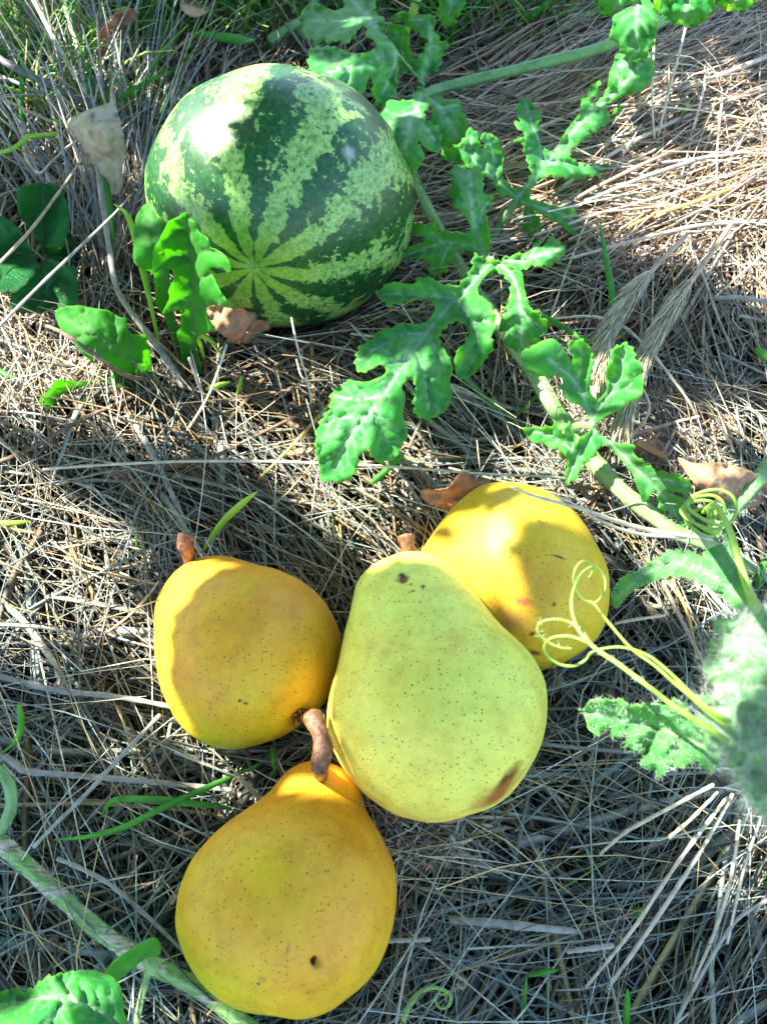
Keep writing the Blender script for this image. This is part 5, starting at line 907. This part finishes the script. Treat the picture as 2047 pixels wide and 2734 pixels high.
# long parallel straws top right, and chopped bits lying over them
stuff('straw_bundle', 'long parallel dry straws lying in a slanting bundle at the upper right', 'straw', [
    mulch(1500, .006, .026, .10, .26, .0006, .0017, 1.0, region=reg_px([(1350,20,2150,420,3),(1300,350,2150,640,2),(1800,650,2150,900,.4)]), straight=.25, kink=.05, pitch=.03, palette=np.array([[.74, .62, .50], [.60, .48, .36], [.38, .27, .19], [.50, .46, .42]])),  # warm bright palette: sunlight on the bundle put into the straw colour
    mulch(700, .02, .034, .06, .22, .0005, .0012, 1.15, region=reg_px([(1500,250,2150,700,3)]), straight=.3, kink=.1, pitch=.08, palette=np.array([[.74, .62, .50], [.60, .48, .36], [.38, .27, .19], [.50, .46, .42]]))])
def upright(n, region, h, lean, wlo, whi, pal, base=0.0, k=6, droop=.3, az=None, bright=1.0):
    xy = region(n); a = rng.random(n) * 6.283 if az is None else az + rng.normal(size=n) * .7; ln = lean * (.4 + rng.random(n)); H = h * (.4 + .8 * rng.random(n))
    t = np.linspace(0, 1, k)[None]; r = (ln * H)[:, None] * (t + droop * t ** 3 * rng.random((n, 1)) * 2); X = xy[:, :1] + np.cos(a)[:, None] * r; Y = xy[:, 1:2] + np.sin(a)[:, None] * r
    Z = hgt(xy[:, 0], xy[:, 1])[:, None] + base + H[:, None] * (t - droop * .35 * t ** 3) + rng.normal(size=(n, k)) * .0008
    col = np.array(pal)[rng.integers(0, len(pal), n)] * (.7 + .55 * rng.random((n, 1))) * bright
    return np.stack([X, Y, Z], -1), wlo + (whi - wlo) * rng.random(n) ** 1.7, np.clip(col, 0, .8), np.full(n, .5)
stuff('chopped_straw', 'short bright chopped straw bits scattered over the sunlit bundle', 'straw', [
    upright(7000, reg_px([(1480,300,2150,780,7),(1600,1050,1950,1130,.3),(1480,1100,1900,1420,.7),(0,800,330,1100,.5),(1000,2180,1250,2300,.3)]), .012, 1.4, .0005, .0014, [[.62, .52, .43], [.72, .64, .55], [.50, .38, .26], [.38, .27, .19]], base=.015, bright=1.15, droop=0)])  # chopped bits brightened too, sunlight put into their colours
tg = lambda xy: xy[(xy[:, 0] ** 2 + xy[:, 1] ** 2) > 0]
stuff('dry_grass', 'dry tangled standing grass behind and left of the watermelon', 'dry grass', [
    upright(1500, reg_px([(-150,0,420,520,4),(250,-250,1000,150,4),(-150,-300,400,80,3),(900,-250,1500,60,2)]), .07, .9, .0004, .0014, [[.44, .40, .27], [.28, .31, .24], [.46, .33, .16], [.20, .14, .08], [.20, .30, .10], [.56, .50, .38]]),
    upright(260, reg_px([(170,200,420,800,3)]), .07, 1.1, .0007, .0018, [[.32, .34, .33], [.44, .38, .31], [.24, .27, .28]], az=1.75, droop=.05),
    upright(500, reg_px([(60,-50,300,250,3)]), .09, .5, .0005, .0012, [[.62, .52, .36], [.6, .45, .22]], az=1.9, droop=.1)])
GP = [[.06, .28, .03], [.10, .38, .05], [.22, .45, .06], [.03, .17, .03]]
M_gst = straw_mat('fresh_grass')
stuff('green_grass', 'patches of fresh green grass growing through the straw at the top', 'grass', [
    upright(3300, reg_px([(330,-250,1500,100,5),(1100,-200,1500,180,2),(-60,-80,400,300,1.6)]), .065, .7, .0007, .0020, GP),
    upright(800, reg_px([(-80,-120,430,430,3),(300,-100,900,140,2)]), .075, .6, .0008, .0022, [[.10, .36, .03], [.25, .46, .06], [.06, .26, .03], [.34, .44, .10]]),
    upright(420, reg_px([(800,1350,2047,2734,1),(0,1900,500,2734,1),(0,500,250,900,1.5),(1300,200,1500,700,.5)]), .022, 1.3, .0003, .0008, GP)], M_gst)
stuff('fallen_bits', 'dark crumbs of old leaves and soil between the straws', 'litter', [
    upright(1500, reg_px([(-50,0,2100,2734,1)]), .004, 2.0, .0010, .0030, [[.09, .06, .04], [.15, .09, .05], [.22, .13, .07]], base=.000, droop=0)])

# ------------------------------------------------------------------ unseen tree towards the sun, added to shape the dapples by leaf placement
LIT = [  # pixel x, y, level z, radius px of each patch of sun
 (1760,400,.042,80),(1900,350,.042,100),(1750,490,.042,120),(1930,480,.042,140),(1610,540,.04,90),(1900,640,.04,100),(2050,600,.04,130),(2050,330,.042,110),(1470,570,.03,50),(1980,740,.035,60),(1720,610,.04,80),(1620,450,.04,40),
 (480,330,.11,120),(480,430,.11,130),(490,530,.09,110),(590,420,.115,100),(690,300,.12,95),(590,250,.12,80),(630,590,.10,60),(560,520,.10,80),(820,290,.10,60),(720,440,.11,45),
 (1240,1385,.085,65),(1190,1455,.075,100),(1285,1450,.085,55),(1370,1320,.085,45),(1330,1560,.08,30),
 (1450,990,.03,60),(1400,900,.03,45),(1500,1080,.03,60),(1560,1230,.03,70),(1620,1320,.03,80),(1720,1380,.03,80),(1500,1250,.02,80),(1650,1200,.03,60),(1380,1230,.02,45),
 (60,900,.02,75),(130,1000,.02,80),(250,960,.04,70),(200,1080,.02,80),(60,1080,.02,70),(330,1060,.02,60),(120,1350,.02,50),(230,1450,.02,55),(60,1480,.02,40),(200,1560,.02,40),(330,1500,.02,50),(100,1700,.02,35),(330,1650,.02,35),
 (430,1600,.06,40),(445,1700,.06,45),(480,1850,.05,40),(430,1780,.04,30),(520,1930,.03,28),(520,1500,.07,30),
 (900,1890,.055,60),(930,1980,.05,45),(960,2080,.05,40),(1110,1700,.10,24),(1250,2230,.01,25),(1090,2230,.01,40),
 (960,1180,.07,80),(900,1260,.06,50),(1010,1150,.07,40),(850,220,.10,60),(1060,370,.08,60),(1170,350,.08,45),(1100,440,.08,40),(1250,400,.07,45),(1610,30,.10,40),(1720,60,.10,55),(1810,20,.10,60),(1930,10,.10,60),
 (1470,700,.06,60),(1350,780,.07,45),(1410,780,.06,35),(1650,160,.08,40),(1770,1500,.04,50),(1850,1600,.03,45),(1680,1460,.05,50),(1900,1420,.05,60),(1750,1120,.04,60),(1900,1280,.04,80),(1980,1120,.03,60),(1000,1300,.02,70),(1100,1200,.02,60),
 (720,1160,.02,60),(830,1100,.02,40),(880,1370,.02,50),(720,1250,.02,40),(210,330,.06,45),(300,100,.06,50),(200,60,.06,60),(340,440,.04,30),(100,300,.03,50),(60,80,.03,60),(520,650,.09,30),(470,640,.10,25),(200,870,.06,60),(260,960,.06,60),
 (1800,2250,.04,14),(1890,2250,.04,18),(1950,2350,.04,18),(1850,2400,.03,16),(800,1990,.06,25),(870,2000,.06,25),(740,2060,.07,30),(1620,1930,.125,30),(1960,1750,.19,70),(2010,1900,.19,50),(1800,1500,.10,90),(1480,1600,.14,40),(1540,1500,.14,30),(150,2680,.075,110),(1440,960,.04,90),(830,1330,.02,40)]
DARK = [(1750,2500,.02,260,200),(1470,1420,.085,80,60),(1440,1580,.085,140,70),(1310,1350,.085,22,14),(1850,80,.03,170,110),(1560,300,.03,90,60),(1500,400,.03,60,30),(1170,1850,.10,250,240),(1090,1580,.09,120,60),(770,2420,.07,290,260),(650,1720,.075,190,160),(1500,2350,.02,420,500),(930,640,.09,230,220),(1350,1650,.07,150,80),(750,700,.10,120,60),(1650,800,.02,170,130),(1850,950,.02,150,110),(600,1350,.02,120,60),(1300,100,.03,260,160),(1600,180,.03,140,80)]  # spots where extra leaves are added to block the sun
e1 = np.cross(SD, [0, 0, 1.0]); e1 /= np.linalg.norm(e1); e2 = np.cross(e1, SD)
LP = np.array([P(a, b, z) for a, b, z, r in LIT]); LR = np.array([r * mpp(p) for (a, b, z, r), p in zip(LIT, LP)]); LUV = np.stack([LP @ e1, LP @ e2], -1)
def build_canopy():
    c0 = P(900, 1300, .03); n = 0; verts = []; faces = []; cents = []
    r = random.Random(5); tries = 0
    u0, v0 = c0 @ e1, c0 @ e2
    DP = np.array([P(a, b, z) for a, b, z, q, k in DARK]); DUV = np.stack([DP @ e1, DP @ e2], -1); DR = [q * mpp(p) for (a, b, z, q, k), p in zip(DARK, DP)]
    jobs = [(u0 + r.uniform(-.75, .75), v0 + r.uniform(-.65, .70)) for _ in range(16500)]
    for (uu, vv_), R_, (a, b, z, q, k) in zip(DUV, DR, DARK):
        for _ in range(k * 3):
            an = r.random() * 6.283; rd = R_ * math.sqrt(r.random()); jobs.append((uu + rd * math.cos(an), vv_ + rd * math.sin(an)))
    for (u, v) in jobs:
        s = r.uniform(.010, .021); d = np.hypot(LUV[:, 0] - u, LUV[:, 1] - v)
        if (d < LR + s * .75).any(): continue
        t = r.uniform(.72, 1.05); p = e1 * u + e2 * v + SD * (t + 0)
        if p[2] < CH + .10: p = p + SD * (CH + .10 - p[2]) / SD[2]
        cents.append(p); nr = Vector(SD) + Vector((r.gauss(0, .45), r.gauss(0, .45), r.gauss(0, .45))); nr.normalize()
        ax = nr.orthogonal().normalized(); ax = Matrix.Rotation(r.random() * 6.283, 3, nr) @ ax; bx = nr.cross(ax); k0 = len(verts)
        for a, w, b in ((-1.25, 0, 0), (-.6, .62, .06), (.3, .66, .08), (1.3, 0, -.1), (.3, -.66, .08), (-.6, -.62, .06), (0, 0, -.05)):
            verts.append(tuple(Vector(p) + ax * a * s + bx * w * s + nr * b * s))
        faces += [(k0 + i, k0 + (i + 1) % 6, k0 + 6) for i in range(6)]
    m = bpy.data.meshes.new('foliage'); m.from_pydata(verts, [], faces); cents = np.array(cents)
    base = cents.mean(0) * np.array([1, 1, 0]) + np.array([-.25, .15, 0])
    t = thing('shade_tree', 'unseen tree added left of the picture, its leaves placed to shape the sun patches', 'tree', base)
    for an in ('vein', 'edge'): m.attributes.new(an, 'FLOAT', 'POINT')
    link('crown', m, M_round, t, kind='stuff')
    hub = Vector(base) + Vector((0, 0, .55)); link('trunk', tube_mesh('trunk', catmull([tuple(base), tuple(Vector(base) + Vector((-.03, .02, .3))), tuple(hub)], 6), np.linspace(.028, .018, 13), 10), M_twig, t)
    for k in range(0, len(cents), max(1, len(cents) // 26)):
        q = cents[k]; mid = (np.array(hub) + q) / 2 + np.array([0, 0, .06]); C = catmull([tuple(hub), tuple(mid), tuple(q)], 6)
        cu = np.stack([C @ e1, C @ e2], -1)
        if (np.linalg.norm(cu[:, None] - LUV[None], axis=2) < LR[None] * 1.0).any(): continue
        link('branch', tube_mesh('branch', C, np.linspace(.006, .0012, len(C)), 6), M_twig, t)
build_canopy()
